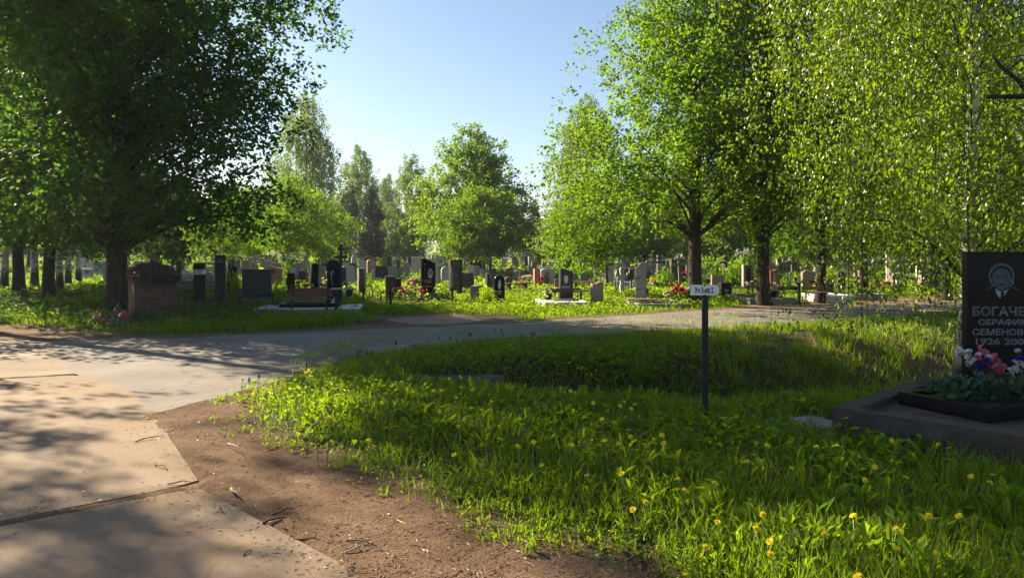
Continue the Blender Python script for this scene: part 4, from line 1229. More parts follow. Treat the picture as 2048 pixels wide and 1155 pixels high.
def bench(label, x, y, w, rz, seat_mat, back_mat, seat_z=.40, back=True, boards=2, legs='curl', back_z=(.56, .82), depth=.36, group=None, lift=0.0):
    t = thing('bench', label, 'bench', (x, y, lift), rz, group)
    n = 3
    for k in range(n):
        y0 = -depth / 2 + k * depth / n
        MB().box(-w / 2, w / 2, y0, y0 + depth / n - .012, seat_z - .03, seat_z).build('seat_plank', seat_mat, t, .004)
    if back:
        hb = (back_z[1] - back_z[0]) / boards
        for k in range(boards):
            o = MB().box(-w / 2, w / 2, depth / 2 + .01, depth / 2 + .035, back_z[0] + k * hb, back_z[0] + (k + 1) * hb - .025).build('back_board', back_mat, t, .004)
    for s in (-1, 1):
        xs = s * w * .40; m = MB()
        if legs == 'curl':
            for sy in (-1, 1):
                m.tube([(xs, sy * .05, seat_z - .03), (xs, sy * .04, seat_z * .62), (xs, sy * .10, seat_z * .35), (xs, sy * .17, 0.0), (xs, sy * .17, -.12)], .014, 5)
            m.tube([(xs, -.10, seat_z * .35), (xs, .10, seat_z * .35)], .012, 5)
        else:
            for sy in (-1, 1): m.box(xs - .02, xs + .02, sy * .13 - .02, sy * .13 + .02, -.12, seat_z - .032)
        if back: m.tube([(xs, depth / 2 - .04, seat_z - .032), (xs, depth / 2 + .0, seat_z), (xs, depth / 2 + .005, back_z[1])], .014, 5)
        m.build('leg_frame', iron_black, t)
    return t
by = 19.0
bench('red-brown bench with two back boards on curled iron legs in the shade', XY(618, by), by, 1.12, R(2), wood_red, wood_red, seat_z=ZZ(597, by), back_z=(.46, .70), boards=2)
def table(label, x, y, w, d, top_z, mat, leg_mat, rz=0.0, leg_w=.05, rnd=False, leg_x=0.0, name='table'):
    t = thing(name, label, 'table', (x, y, 0), rz)
    if rnd: MB().tube([(0, 0, top_z - .025), (0, 0, top_z)], [w / 2, w / 2], 20).build('table_top', mat, t, .004)
    else: MB().box(-w / 2, w / 2, -d / 2, d / 2, top_z - .03, top_z).build('table_top', mat, t, .005)
    MB().box(leg_x - leg_w / 2, leg_x + leg_w / 2, -leg_w / 2, leg_w / 2, -.15, top_z - .032).build('leg', leg_mat, t)
    MB().box(leg_x - .14, leg_x + .14, -.14, .14, top_z - .042, top_z - .031).build('bracket', leg_mat, t)
    return t
ty = 18.7
table('small one legged table with pale top beside the red bench', XY(684, ty), ty, 42 / F * ty, .4, ZZ(576, ty), solid('pale_blue_board', (.20, .22, .26), .6, .2, 10, .1), iron_black, R(4), .075, leg_x=XY(673, ty) - XY(684, ty))
stone('low dark block right of the wooden cross and table', 692, 705, 574, 604, dark_granite)

# low iron fence at the left
def rail_fence(label, x0, y0, x1, y1, h, nb, mat, rails=(.12, .9), bar=.008, post=.02, name='grave_fence', picket=False, posts=2, tops=0.0):
    t = thing(name, label, 'fence', (x0, y0, 0), math.atan2(y1 - y0, x1 - x0))
    L = math.hypot(x1 - x0, y1 - y0)
    for k in range(posts):
        xx = L * k / (posts - 1)
        MB().box(xx - post, xx + post, -post, post, -.15, h * 1.08).build('post', mat, t)
    for r_ in rails: MB().box(post + .002, L - post - .002, -bar - .004, bar + .004, h * r_ - .012, h * r_ + .012).build('rail', mat, t)
    bmesh_ = MB().box(-bar, bar, -bar * .5, bar * .5, .05, h * (1 + tops)).mesh('bar', mat)
    for k in range(nb):
        o = link('bar', bmesh_, t); o.location = ((k + .5) * L / nb, -bar - .006 if not picket else -bar * 2, 0)
    return t
rail_fence('low grey-green iron fence right of the dumpster', *P(350, 632), *P(400, 622), .30, 12, iron_green)
rail_fence('low black iron fence in front of the dark steles', *P(400, 622), *P(478, 618), .36, 18, iron_black, posts=3)
rail_fence('black iron fence at the foot of the wide dark block', *P(480, 619), *P(545, 612), .38, 15, iron_black)
rail_fence('dark wattle-like fence panel behind the dumpster corner', *P(348, 612), *P(390, 606), .75, 16, dark_mossy, rails=(.2, .5, .9))

# ornate wrought fence
t = thing('wrought_fence', 'wrought iron fence with scrollwork round the wavy topped black monument', 'fence', (0, 0, 0))
kp = [P(727, 610), P(781, 616), P(905, 612)]
kz = .10
for (x_, y_), top in zip(kp, (574, 565, 575)):
    MB().box(x_ - .03, x_ + .03, y_ - .03, y_ + .03, -.1, ZZ(top, y_)).build('post', iron_black, t, .004)
for a, b in ((0, 1), (1, 2)):
    (x0, y0), (x1, y1) = kp[a], kp[b]
    L = math.hypot(x1 - x0, y1 - y0); dx, dy = (x1 - x0) / L, (y1 - y0) / L
    kb_ = MB(); nx_, ny_ = -dy * .09, dx * .09
    kb_.add([(x0 - nx_, y0 - ny_, -.1), (x1 - nx_, y1 - ny_, -.1), (x1 + nx_, y1 + ny_, -.1), (x0 + nx_, y0 + ny_, -.1), (x0 - nx_, y0 - ny_, kz), (x1 - nx_, y1 - ny_, kz), (x1 + nx_, y1 + ny_, kz), (x0 + nx_, y0 + ny_, kz)], [(0, 3, 2, 1), (4, 5, 6, 7), (0, 1, 5, 4), (1, 2, 6, 5), (2, 3, 7, 6), (3, 0, 4, 7)])
    kb_.build('kerb', rust_kerb, t)
    spans = [(0, 1)] if a == 0 else [(0, .46), (.66, 1)]
    for s0, s1_ in spans:
        m = MB()
        def pt(s, z): q = L * (s0 + (s1_ - s0) * s); return (x0 + dx * q, y0 + dy * q, z)
        Ls = L * (s1_ - s0)
        for z in (kz + .08, kz + .13): m.tube([pt(0, z), pt(1, z)], .009, 4)
        nA = 3 if a == 0 else 2
        for k in range(nA):
            c = (k + .6) / (nA + .2); r_ = .52 / nA
            hgt = .40 - .05 * k
            m.tube([pt(min(1, max(0, c + r_ * math.cos(R(q)))), kz + .13 + hgt * math.sin(R(q))) for q in range(0, 181, 15)], .011, 5)
            m.tube([pt(min(1, max(0, c - .05 + (r_ * .62 - .0012 * q / 3.6 * r_) * math.cos(R(q)))), kz + .26 + .13 * (1 - q / 620) * math.sin(R(q))) for q in range(-60, 480, 22)], .008, 4)
            m.tube([pt(min(1, max(0, c + .10 - r_ * .35 * math.cos(R(q)))), kz + .21 + .09 * (1 - q / 700) * math.sin(R(q))) for q in range(-90, 420, 24)], .008, 4)
        m.build('scroll_panel', iron_black, t)
MB().box(XY(740, 23.3), XY(900, 23.3), 23.0, 25.0, -.1, .03).build('paving', rust_kerb, t)

# tall black wavy monument
s = stone('tall black monument with wavy top, oval photo and gold lettering', 841, 871, 517, 604, black_granite, 'wavehi', rot=17, depth=.19, plinth=.30)
w, d, h = s['_w'], s['_d'], s['_h']
MB().box(-w / 2 - .22, w / 2 + .3, -d / 2 - .28, d / 2 + .1, -.1, .16).build('step', dark_granite, s, .01)
face(s, 'photo', oval_f(.13, .66, .17, .115), pic)
face(s, 'photo_figure', oval_f(.13, .66, .09, .09), pic_dark, .007)
face(s, 'photo_body', [(.02, .575), (.24, .575), (.21, .63), (.05, .63)], pic, .008)
face(s, 'emblem', [(-.38, .865), (-.16, .865), (-.16, .88), (-.38, .88)], gold_letter)
face(s, 'engraved_candle', [(-.30, .70), (-.25, .70), (-.24, .80), (-.29, .82)], solid('candle_red', (.14, .05, .05), .5, .2, 20, 0))
bars(s, [(.50, -.36, .3, .016), (.475, -.36, .34, .012), (.44, -.2, .22, .03), (.37, -.36, .30, .016), (.345, -.2, .3, .012)], gold_letter)
top = wavy_top(w, h - .30, 'wavehi')[2:]
m = MB()
for (a, b), (c_, e) in zip(top[:-1], top[1:]): m.add([(a, -d / 2, b + .304), (c_, -d / 2, e + .304), (c_, d / 2, e + .304), (a, d / 2, b + .304), (a, -d / 2, b + .318), (c_, -d / 2, e + .318), (c_, d / 2, e + .318), (a, d / 2, b + .318)], [(0, 1, 5, 4), (4, 5, 6, 7), (2, 3, 7, 6)])
m.build('polished_edge', grey_granite, s)
f_ = 'artificial flowers laid on graves in the middle'
bouquet('magenta pink artificial flowers behind the scroll fence', (*P(797, 606), .05), [('magenta', 9), ('pink', 4)], .22, .07, .42, None, 20, seed=1)
bouquet('white bunch of flowers left of the wavy black monument', (*P(822, 601), .1), [('cream', 12), ('white', 5)], .17, .07, .62, None, 10, seed=2)
bouquet('magenta bunch touching the left edge of the wavy black monument', (*P(831, 603), .1), [('magenta', 7)], .12, .07, .60, None, 8, seed=3)
bouquet('red and rose flowers at the foot of the wavy black monument', (*P(845, 608), .1), [('red', 8), ('rose', 5)], .2, .06, .40, None, 14, seed=4)
bouquet('mixed violet and yellow bunch in the middle of the fenced grave', (*P(824, 607), .1), [('violet', 6), ('cream', 5), ('magenta', 3)], .18, .06, .32, None, 16, seed=5)

# --- middle stones
s = stone('tall dark post-like slab with ragged bark left edge', 897, 925, 519, 590, dark_granite, rot=22, depth=.26, rough_side=rough_stone, seed=9)
stone('mossy dark block headstone behind the scroll fence', 769, 791, 552, 600, mossy_stone, rot=12, depth=.3)
stone('narrow mossy block beside the larger mossy one', 789, 803, 557, 594, dark_mossy, rot=12)
stone('dark plain stele above the mossy block', 775, 788, 536, 566, dark_granite)
s = stone('leaning slab with torn rough left face near the scroll fence', 714, 733, 536, 592, grey_granite, rot=20, depth=.26, rough_side=rough_stone, seed=12)
stone('grey-brown slab far left of the wavy monument', 744, 754, 535, 560, brown_granite, rot=12)
stone('brown column with a dark right side behind the mossy block', 785, 793, 527, 556, brown_granite, rot=20)
stone('dark pillar with white flowers on its top', 793, 800, 520, 553, dark_granite, name='grave_pillar')
s = stone('small black arched headstone with engraved white flower', 987, 1010, 550, 607, black_granite, 'arch', rot=10, depth=.16, plinth=.1)
face(s, 'engraved_flower', [(-.18, .62), (-.05, .52), (.02, .50), (.15, .66), (.08, .82), (-.06, .84)], pic)
face(s, 'engraved_stem', [(0, .44), (.04, .44), (.03, .52), (-.01, .52)], pic_pale)
bars(s, [(.40, -.30, .22, .05), (.33, -.22, .16, .03)], pic)
stone('low brownish block stone set skew in the weeds', 941, 964, 571, 604, brown_granite, rot=-24, depth=.35)
stone('tall knobbly rough rock beside the black arched headstone', 981, 991, 535, 585, rough_stone, 'rough', seed=3)
s = stone('carved figure-like rough stone right of the black arched headstone', 1010, 1025, 534, 573, rough_stone, 'rough', seed=14)
MB().tube([(0, -.12, .30), (0, -.20, .30)], [.20, .16], 14).build('medallion', rough_stone, s)
stone('light grey plain slab right of the wavy monument', 870, 882, 543, 573, grey_granite, rot=8)
stone('small rough brown slab left of the bark-edged slab', 886, 897, 530, 552, brown_granite)
stone('pale grey slab with yellowish cap near the central tree trunk', 936, 948, 530, 561, pale_granite)
s = stone('black headstone with a white portrait left of the central tree trunk', 928, 936, 519, 540, black_granite)
face(s, 'portrait', oval_f(0, .65, .26, .2), pic_pale)
stone('thin tall dark grey post stone right of the central tree trunk', 978, 984, 520, 555, dark_granite)
stone('small whitish block in the weeds below the central tree', 969, 977, 546, 562, pale_granite)
stone('light grey slab right of the figure-like stone', 1030, 1041, 540, 561, pale_granite, rot=14)
stone('grey slab with slanting top behind the pink granite stone', 1058, 1068, 533, 556, brown_granite, 'slant')
stone('tall pink granite headstone with plain face', 1066, 1081, 537, 576, pink_granite, rot=18, depth=.22)
s = stone('pinkish headstone with a small portrait right of the pink granite', 1087, 1098, 547, 577, brown_granite)
face(s, 'portrait', oval_f(0, .7, .28, .16), pic_dark)
stone('grey slab behind the pinkish portrait stone', 1093, 1103, 538, 562, pale_granite, rot=14)
stone('small black stone beside the grey slab', 1087, 1093, 538, 552, black_granite)
stone('dark box-like stone with lit right edge left of the portrait monument', 1098, 1106, 531, 552, black_granite, rot=20, depth=.4)
s = stone('curved dark grey monument with slanting top and a man\'s portrait', 1117, 1146, 535, 610, dark_granite, 'slant', rot=14, depth=.18, plinth=.22)
w, d, h = s['_w'], s['_d'], s['_h']
face(s, 'portrait', oval_f(-.05, .70, .16, .115), pic)
face(s, 'portrait_hair', [(-.18, .77), (-.10, .825), (.02, .825), (.09, .77), (.02, .79), (-.12, .79)], pic_dark, .007)
face(s, 'portrait_beard', [(-.16, .66), (-.05, .645), (.07, .66), (.03, .60), (-.05, .575), (-.13, .60)], pic, .007)
face(s, 'portrait_mouth', [(-.09, .655), (0, .655), (-.02, .64), (-.07, .64)], pic_dark, .009)
bars(s, [(.47, -.36, .30, .045), (.41, -.2, .2, .032), (.345, -.28, .24, .036)], pic_pale)
stone('bare brown block at the left foot of the portrait monument', 1109, 1120, 558, 590, brown_granite)
stone('brown slab hidden half behind the portrait monument', 1143, 1152, 546, 577, brown_granite)
stone('weathered buff block right of the portrait monument', 1160, 1174, 546, 572, old_concrete)
stone('purple-grey slab behind the buff block', 1174, 1186, 535, 563, grey_granite, rot=14)
stone('brown wavy topped headstone facing the road', 1181, 1207, 562, 612, brown_granite, 'wave', rot=20, depth=.14)
s = stone('tall pale grey stele on a concrete foot, highest of the middle', 1213, 1229, 521, 567, pale_granite, rot=8, depth=.2, plinth=.2)
t = thing('stone_cross', 'carved white-grey stone cross with rounded arms near the pale stele', 'cross', (*P(1244, 590), 0), R(6))
Yc = t.location.y
zc = lambda py: ZZ(py, Yc)
sh = .065
MB().box(-sh, sh, -.06, .06, -.1, zc(556)).build('shaft', pale_granite, t, .01)
MB().box(-sh - .02, sh + .02, -.08, .08, zc(578), zc(569)).build('collar', pale_granite, t, .01)
MB().box(-.165, .165, -.07, .07, zc(556) + .002, zc(549)).build('arms', pale_granite, t, .015)
MB().prism([(a, b) for a, b in [(-.06, zc(549) + .002), (.06, zc(549) + .002), (.09, zc(543)), (.085, zc(537)), (.04, zc(534)), (-.04, zc(534)), (-.085, zc(537)), (-.09, zc(543))]], -.06, .06).build('head', pale_granite, t, .012)
for s_ in (-1, 1): MB().prism([(s_ * a, b) for a, b in [(.166, zc(553)), (.24, zc(551)), (.26, zc(547)), (.22, zc(543)), (.168, zc(549))]], -.05, .05).build('scroll', pale_granite, t, .01)
s = stone('small dark headstone with pale frame right of the stone cross', 1258, 1268, 536, 566, pale_granite)
face(s, 'panel', [(-.4, .2), (.4, .2), (.4, .93), (-.4, .93)], dark_granite)
s = stone('large grey monument with rough carved shoulder and pale left edge', 1270, 1294, 524, 610, grey_granite, 'shoulder', rot=-22, depth=.24, plinth=.08)
w, d, h = s['_w'], s['_d'], s['_h']
o = link('rough_shoulder', rough_mesh('rough_shoulder', w * .55, d * .9, h * .36, rough_stone, .12, 8, .2), s); o.location = (-w * .2, 0, h * .60)
t = stone('big upright rock on a rough boulder base left of the lime trunk', 1341, 1370, 515, 570, mossy_stone, 'rough', seed=21, depth=.45)
w = t['_w']; link('boulder_base', rough_mesh('boulder_base', w * 1.25, .6, .38, rough_stone, .15, 5), t)
stone('weathered slab in the shade of the lime left of the big rock', 1328, 1340, 532, 560, dark_granite)
stone('pale old slab at the left edge of the lime trunk', 1372, 1382, 528, 560, grey_granite)

# kerbed plots in the sun
def plot_kerb(label, px, py, w, d, rot, mat, h=.16, fill=None, name='grave_kerb'):
    x, y = P(px, py)
    t = thing(name, label, 'kerb', (x, y, 0), R(rot))
    k = .11
    for bx in ((0, w, 0, k), (0, w, d - k, d), (0, k, k + .001, d - k - .001), (w - k, w, k + .001, d - k - .001)):
        MB().box(bx[0], bx[1], bx[2], bx[3], -.1, h).build('kerb_beam', mat, t, .008)
    MB().box(k - .005, w - k + .005, k - .005, d - k + .005, -.1, h - .03).build('fill', fill or soil, t)
    return t
gravel_w = solid('white_gravel', (.45, .43, .40), .9, .4, 60, .8)
plot_kerb('pale grey kerb with white gravel in front of the portrait monument', 1090, 619, 1.3, 2.0, 6, pale_granite, .20, gravel_w)
bouquet('violet and white flowers in a dark basket on the pale kerb', (*P(1096, 610), .2), [('violet', 10), ('white', 6)], .22, .06, .30, None, 10, iron_black, seed=6)
bouquet('white and yellow flowers under the dark bench seat', (*P(1118, 606), .15), [('white', 6), ('yellow', 3)], .16, .05, .36, None, 12, seed=7)
by = 22.6
bench('dark worn bench with one back plank before the portrait monument', XY(1132, by), by - .5, .86, R(4), wood_pale, wood_dark, seat_z=ZZ(596, by), boards=1, back_z=(.40, .55))
ty = 22.2
table('one legged wooden table right of the dark worn bench', XY(1166, ty), ty, 36 / F * ty, .45, ZZ(580, ty), wood_pale, iron_black, R(-4), .06, leg_x=-.06)
ty = 22.6
table('small plank table before the grey carved monument', XY(1286, ty), ty, 34 / F * ty, .4, ZZ(575, ty), wood_pale, iron_black, R(3), .07, leg_x=-.06)
bench('backless plank bench in front of the grey carved monument', XY(1276, ty), ty - .6, .85, R(-3), wood_pale, wood_pale, seat_z=ZZ(597, ty - .6), back=False)
plot_kerb('long buff kerb with red flowers left of the lime trunk', 1277, 617, 1.55, 2.0, 4, old_concrete, .14)
bouquet('bunch of dark red and yellow flowers on the long buff kerb', (*P(1359, 610), .12), [('red', 12), ('orange', 4), ('magenta', 4)], .2, .075, .42, None, 16, seed=8)
bouquet('small violet-white flowers left of the dark red bunch', (*P(1336, 609), .12), [('white', 7), ('violet', 5)], .16, .05, .25, None, 12, seed=9)
bouquet('red and white flowers at the foot of the lime trunk', (*P(1378, 611), .12), [('red', 6), ('white', 5)], .17, .07, .38, None, 12, seed=10)
bouquet('dark red flowers behind the backless bench', (*P(1290, 609), .1), [('red', 6), ('magenta', 3)], .18, .06, .38, None, 14, seed=11)
bouquet('magenta flowers hanging high left of the lime trunk', (*P(1374, 590), .35), [('magenta', 12)], .2, .07, .55, None, 10, seed=12)
bouquet('red flowers beside the pink granite headstone', (*P(1086, 577), .05), [('red', 9)], .26, .11, .40, None, 10, seed=13)
bouquet('pale rose flowers before the big upright rock', (*P(1307, 582), .05), [('rose', 9), ('white', 4)], .3, .08, .36, None, 14, seed=14)
bouquet('white flowers on the grave left of the pink granite headstone', (*P(1055, 575), .05), [('white', 10), ('rose', 3)], .26, .1, .5, None, 12, seed=15)
bouquet('red and yellow bunch behind the red bench', (*P(603, 596), .05), [('red', 8), ('yellow', 4), ('orange', 3)], .3, .08, .5, None, 14, seed=16)
bouquet('red and yellow flowers left of the black arch with the sprig', (*P(648, 598), .05), [('red', 7), ('yellow', 5)], .26, .08, .45, None, 14, seed=17)
bouquet('orange and cream flowers on the low rough wall', (*P(1042, 586), .05), [('cream', 8), ('orange', 3)], .26, .09, .36, None, 10, seed=18)
bouquet('pink and white flowers behind the leaning dark slab', (*P(382, 560), .05), [('rose', 10), ('white', 5)], .5, .12, .5, None, 14, seed=19)

# --- right-hand graves behind the limes
stone('small dark green box stone right of the white sign', 1439, 1461, 565, 598, dark_mossy, rot=6, depth=.3)
stone('grey stepped slab above the white sign', 1411, 1434, 528, 558, grey_granite)
s = stone('black oval headstone with bluish portrait above the sign', 1437, 1447, 520, 548, black_granite, 'arch')
face(s, 'portrait', oval_f(0, .62, .22, .2), pic_pale)
stone('wide buff wall-like stone behind the picket fence', 1449, 1472, 545, 575, old_concrete)
stone('brownish slab left of the carved relief stone', 1470, 1485, 540, 578, brown_granite)
s = stone('carved relief stone with wreath-like border behind the picket fence', 1484, 1506, 529, 584, grey_granite, rot=6, depth=.2)
face(s, 'panel', [(-.2, .25), (.2, .25), (.24, .6), (.18, .88), (-.18, .88), (-.24, .6)], dark_mossy)
for i, (a, b) in enumerate([(-.36, .3), (-.38, .5), (-.36, .7), (-.25, .92), (.36, .3), (.38, .5), (.36, .7), (.25, .92), (0, .95)]):
    o = link('carved_leaf', rough_mesh('carved_leaf', .09, .06, .17, rough_stone, .06, i, 0, 3), s); o.location = (a * s['_w'], -s['_d'] / 2, b * s['_h'] - .08)
rail_fence('low whitish picket fence left of the forked lime', *P(1462, 597), *P(1506, 598), .44, 12, solid('old_white_paint', (.33, .30, .26), .8, .3, 14, .2), rails=(.4, .85), bar=.012, picket=True)
s = stone('polished red granite headstone with a white cross beside the forked trunk', 1538, 1559, 537, 592, red_granite, 'wave', rot=10, depth=.16, plinth=.1)
face(s, 'cross_upright', [(.24, .70), (.28, .70), (.28, .92), (.24, .92)], pic_pale)
face(s, 'cross_arm', [(.17, .84), (.35, .84), (.35, .865), (.17, .865)], pic_pale, .007)
face(s, 'carved_figure', [(-.3, .56), (.12, .56), (.06, .8), (-.05, .88), (-.22, .84)], pink_granite)
bars(s, [(.43, -.4, .35, .05), (.36, -.2, .2, .03), (.29, -.35, .35, .03)], pic_pale)
bouquet('wreath of red and white flowers left of the forked trunk', (*P(1509, 602), .15), [('red', 7), ('white', 8), ('orange', 4)], .26, .075, .42, None, 12, seed=20)
bouquet('red and white flower basket right of the forked trunk', (*P(1547, 604), .15), [('red', 9), ('white', 9), ('cream', 3)], .3, .08, .46, None, 14, iron_black, seed=21)
plot_kerb('long grey kerb at the foot of the red granite headstone', 1500, 609, 1.45, 2.2, 3, old_concrete, .20)
stone('big wide dark slab like a wall behind the grey wooden cross', 1557, 1598, 524, 562, dark_granite, rot=-6)
stone('light brown boulder stone at the left end of the wall-like slab', 1548, 1559, 529, 560, brown_granite, 'rough', seed=8)
stone('plain grey-brown stele above the reddish bench', 1603, 1624, 543, 585, brown_granite, rot=6)
by = 23.3
bench('bench with nearly black back plank left of the round table', XY(1573, by), by - .3, .66, R(2), wood_pale, wood_dark, seat_z=ZZ(582, by), boards=1, back_z=(.43, .57))
bench('bench with a bright reddish back plank right of the round table', XY(1622, by), by - .3, .68, R(-2), wood_pale, wood_orange, seat_z=ZZ(582, by), boards=1, back_z=(.43, .57))
table('round topped table on one dark leg between the two right benches', XY(1598, by - .7), by - .7, .5, .5, ZZ(563, by - .7), wood_grey, iron_black, 0, .075, True)
s = stone('rough arched stone right of the slim lime trunk', 1651, 1667, 555, 597, rough_stone, 'arch')
face(s, 'niche', oval_f(.05, .5, .25, .3), black_granite)
plot_kerb('pale block kerb right of the slim lime trunk', 1652, 606, 1.0, 1.6, 6, pale_granite, .24)
plot_kerb('low brown kerb near the thin lime farther right', 1690, 600, 1.5, 1.8, 4, old_concrete, .2)
stone('dark arched headstone behind the hanging birch twigs', 1675, 1690, 541, 585, dark_granite, 'arch')
stone('white headstone seen through the birch twigs', 1792, 1806, 545, 585, pale_granite)
stone('dark slab behind the leaning lime', 1868, 1884, 530, 580, dark_granite)
stone('pale slab left of the leaning lime', 1832, 1846, 535, 575, pale_granite)
bouquet('red flowers beyond the road under the birch twigs', (*P(1765, 592), .05), [('red', 7), ('pink', 4)], .26, .08, .4, None, 12, seed=22)
rail_fence('low dark fence beyond the road under the birch twigs', *P(1752, 592), *P(1812, 588), .5, 14, iron_black)
rail_fence('low dark fence between the reddish bench and the thin lime', *P(1666, 596), *P(1716, 594), .4, 12, iron_black)
plot_kerb('low mossy kerb hidden in weeds left of the stone cross', 1212, 596, 1.2, 1.8, 4, old_concrete, .12)
plot_kerb('half hidden stone kerb behind the brown wavy headstone', 1024, 590, 1.3, 1.2, 4, rough_stone, .16, name='grave_kerb')
rail_fence('low rusty fence behind the worn bench and its table', *P(1150, 588), *P(1184, 588), .42, 10, rust_dark)
rail_fence('twiggy low fence right of the stone cross', *P(1250, 586), *P(1270, 587), .5, 8, wood_dark)

# --- the many small stones of the back rows
rb = random.Random(12)
kinds_far = [('pale', pale_granite, 'small pale grey headstone'), ('grey', grey_granite, 'small mid grey headstone'), ('brown', brown_granite, 'small brownish headstone'), ('dark', dark_granite, 'small dark headstone'), ('pink', pink_granite, 'small pinkish granite headstone'), ('rough', rough_stone, 'small rough rock headstone')]
shapes = ['flat', 'flat', 'flat', 'arch', 'slant', 'round', 'wave']
adj = {'flat': 'square topped', 'arch': 'round arched', 'slant': 'slant topped', 'round': 'low domed', 'wave': 'wavy topped', 'rough': 'unhewn'}
protos = {}
for kn, mt_, lb in kinds_far:
    for sh_ in (['rough'] if kn == 'rough' else ['flat', 'arch', 'slant', 'round', 'wave']):
        if sh_ == 'rough': protos[kn, sh_] = rough_mesh('stone', .5, .3, 1.0, mt_, .12, 3)
        else:
            m = MB(); m.prism(wavy_top(.5, 1.0, sh_, 6), -.09, .09); m.box(-.33, .33, -.17, .17, -.12, .11)
            protos[kn, sh_] = m.mesh('stone', mt_)
taken = []
zones = [(270, 700, 'beyond the shaded row at the left'), (700, 1060, 'in the middle rows before the central trees'), (1060, 1400, 'in the rows left of the sign'), (1400, 1760, 'in the rows behind the right limes')]
cnt = 0
tries = 0
while cnt < 260 and tries < 4000:
    tries += 1
    Y = 29 + 58 * rb.random() ** 1.25
    px = rb.uniform(150, 1900)
    x = XY(px, Y)
    if any(abs(x - a) < .9 and abs(Y - b) < 1.5 for a, b in taken): continue
    # leave room in front of the stones measured one by one
    if Y < 38 and rb.random() < .55: continue
    taken.append((x, Y)); cnt += 1
    kn, mt_, lb = rb.choices(kinds_far, [.32, .2, .24, .11, .07, .06])[0]
    sh_ = 'rough' if kn == 'rough' else rb.choice(shapes)
    zone = next((z for a, b, z in zones if a <= px < b), 'at the outer end of the back rows')
    dist_ = 'nearer' if Y < 45 else ('distant' if Y < 62 else 'far off tiny')
    o = link('headstone', protos[kn, sh_])
    hgt = rb.uniform(.6, 1.1) if Y < 50 else rb.uniform(.85, 1.45)
    o.location = (x, Y, 0); o.scale = (rb.uniform(.8, 1.4), rb.uniform(.8, 1.3), hgt); o.rotation_euler = (R(rb.uniform(-2, 2)), R(rb.uniform(-2.5, 2.5)), R(rb.uniform(0, 26)))
    lab = f'{dist_} {adj[sh_]} {lb[6:]} {zone}'
    tag(o, lab, 'headstone', 'headstones in the back rows')

    if Y < 52 and sh_ != 'rough' and rb.random() < .5:
        pl_ = MB().prism(oval_f(rb.uniform(-.06, .06), .72, .09, .11, 10), -.098, -.088)
        link('portrait_plaque', pl_.mesh('portrait_plaque', pic if mt_ in (dark_granite,) else rb.choice([pic, pic_dark])), o)

fence_m = MB()
for k in range(2): fence_m.box(k * 1.6 - .03, k * 1.6 + .03, -.03, .03, -.1, .55)
for z in (.15, .45): fence_m.box(.03, 1.57, -.012, .012, z, z + .03)
for k in range(9): fence_m.box(.16 + .16 * k, .18 + .16 * k, -.02, -.013, .05, .5)
fms = [fence_m.mesh('fence', m_) for m_ in (iron_black, iron_green, rust_dark, solid('blue_paint', (.05, .09, .16), .6, .3, 14, .2))]
cross_m = MB().box(-.05, .05, -.04, .04, -.1, 1.5).box(-.38, .38, -.045, .045, 1.02, 1.12).box(-.18, .18, -.045, .045, 1.27, 1.35)
cms = [cross_m.mesh('cross', m_) for m_ in (wood_grey, cross_brown, pale_granite)]
bench_m = MB().box(-.6, .6, -.15, .15, .40, .44).box(-.45, -.40, -.12, .12, -.1, .399).box(.40, .45, -.12, .12, -.1, .399)
bms = [bench_m.mesh('bench', m_) for m_ in (wood_pale, wood_dark)]
colr = ['black', 'grey-green', 'rusty', 'dark blue']
def far_spot():
    while True:
        Y = 28 + 45 * rb.random() ** 1.3; px = rb.uniform(230, 1850); x = XY(px, Y)
        if all(abs(x - a) > .7 or abs(Y - b) > .6 for a, b in taken):
            taken.append((x, Y)); return x, Y, next((z for a, b, z in zones if a <= px < b), 'at the outer end of the back rows'), ('nearer' if Y < 42 else 'distant')
for i in range(34):
    x, Y, zone, ds = far_spot(); k = i % 4
    o = link('grave_fence', fms[k]); o.location = (x, Y, 0); o.rotation_euler = (0, 0, R(rb.choice([8, 14, 96, 104])))
    tag(o, f'{ds} low {colr[k]} iron grave fence {zone}', 'fence', 'fences in the back rows')
for i in range(16):
    x, Y, zone, ds = far_spot(); k = i % 3
    o = link('grave_cross', cms[k]); o.location = (x, Y, 0); o.rotation_euler = (0, R(rb.uniform(-3, 3)), R(rb.uniform(0, 20)))
    tag(o, f'{ds} ' + ['grey wooden', 'dark brown', 'pale stone'][k] + f' grave cross {zone}', 'cross', 'crosses in the back rows')
for i in range(12):
    x, Y, zone, ds = far_spot(); k = i % 2
    o = link('bench', bms[k]); o.location = (x, Y, 0); o.rotation_euler = (0, 0, R(rb.uniform(-10, 100)))
    tag(o, f'{ds} ' + ['weathered', 'dark'][k] + f' little bench {zone}', 'bench', 'benches in the back rows')
for i in range(36):
    x, Y, zone, ds = far_spot(); k = rb.choice(['red', 'white', 'magenta', 'yellow', 'rose'])
    t = thing('flower_bunch', f'{ds} small {k} flowers {zone}', 'flowers', (x, Y, 0), rb.uniform(0, 6), 'flowers in the back rows')
    for q in range(6):
        o = link('flower_head', BLOOM[k], t); o.location = (rb.uniform(-.2, .2), rb.uniform(-.15, .15), rb.uniform(.22, .45)); o.scale = (.09,) * 3; o.rotation_euler = (rb.uniform(-1, .3), rb.uniform(-.5, .5), 0)
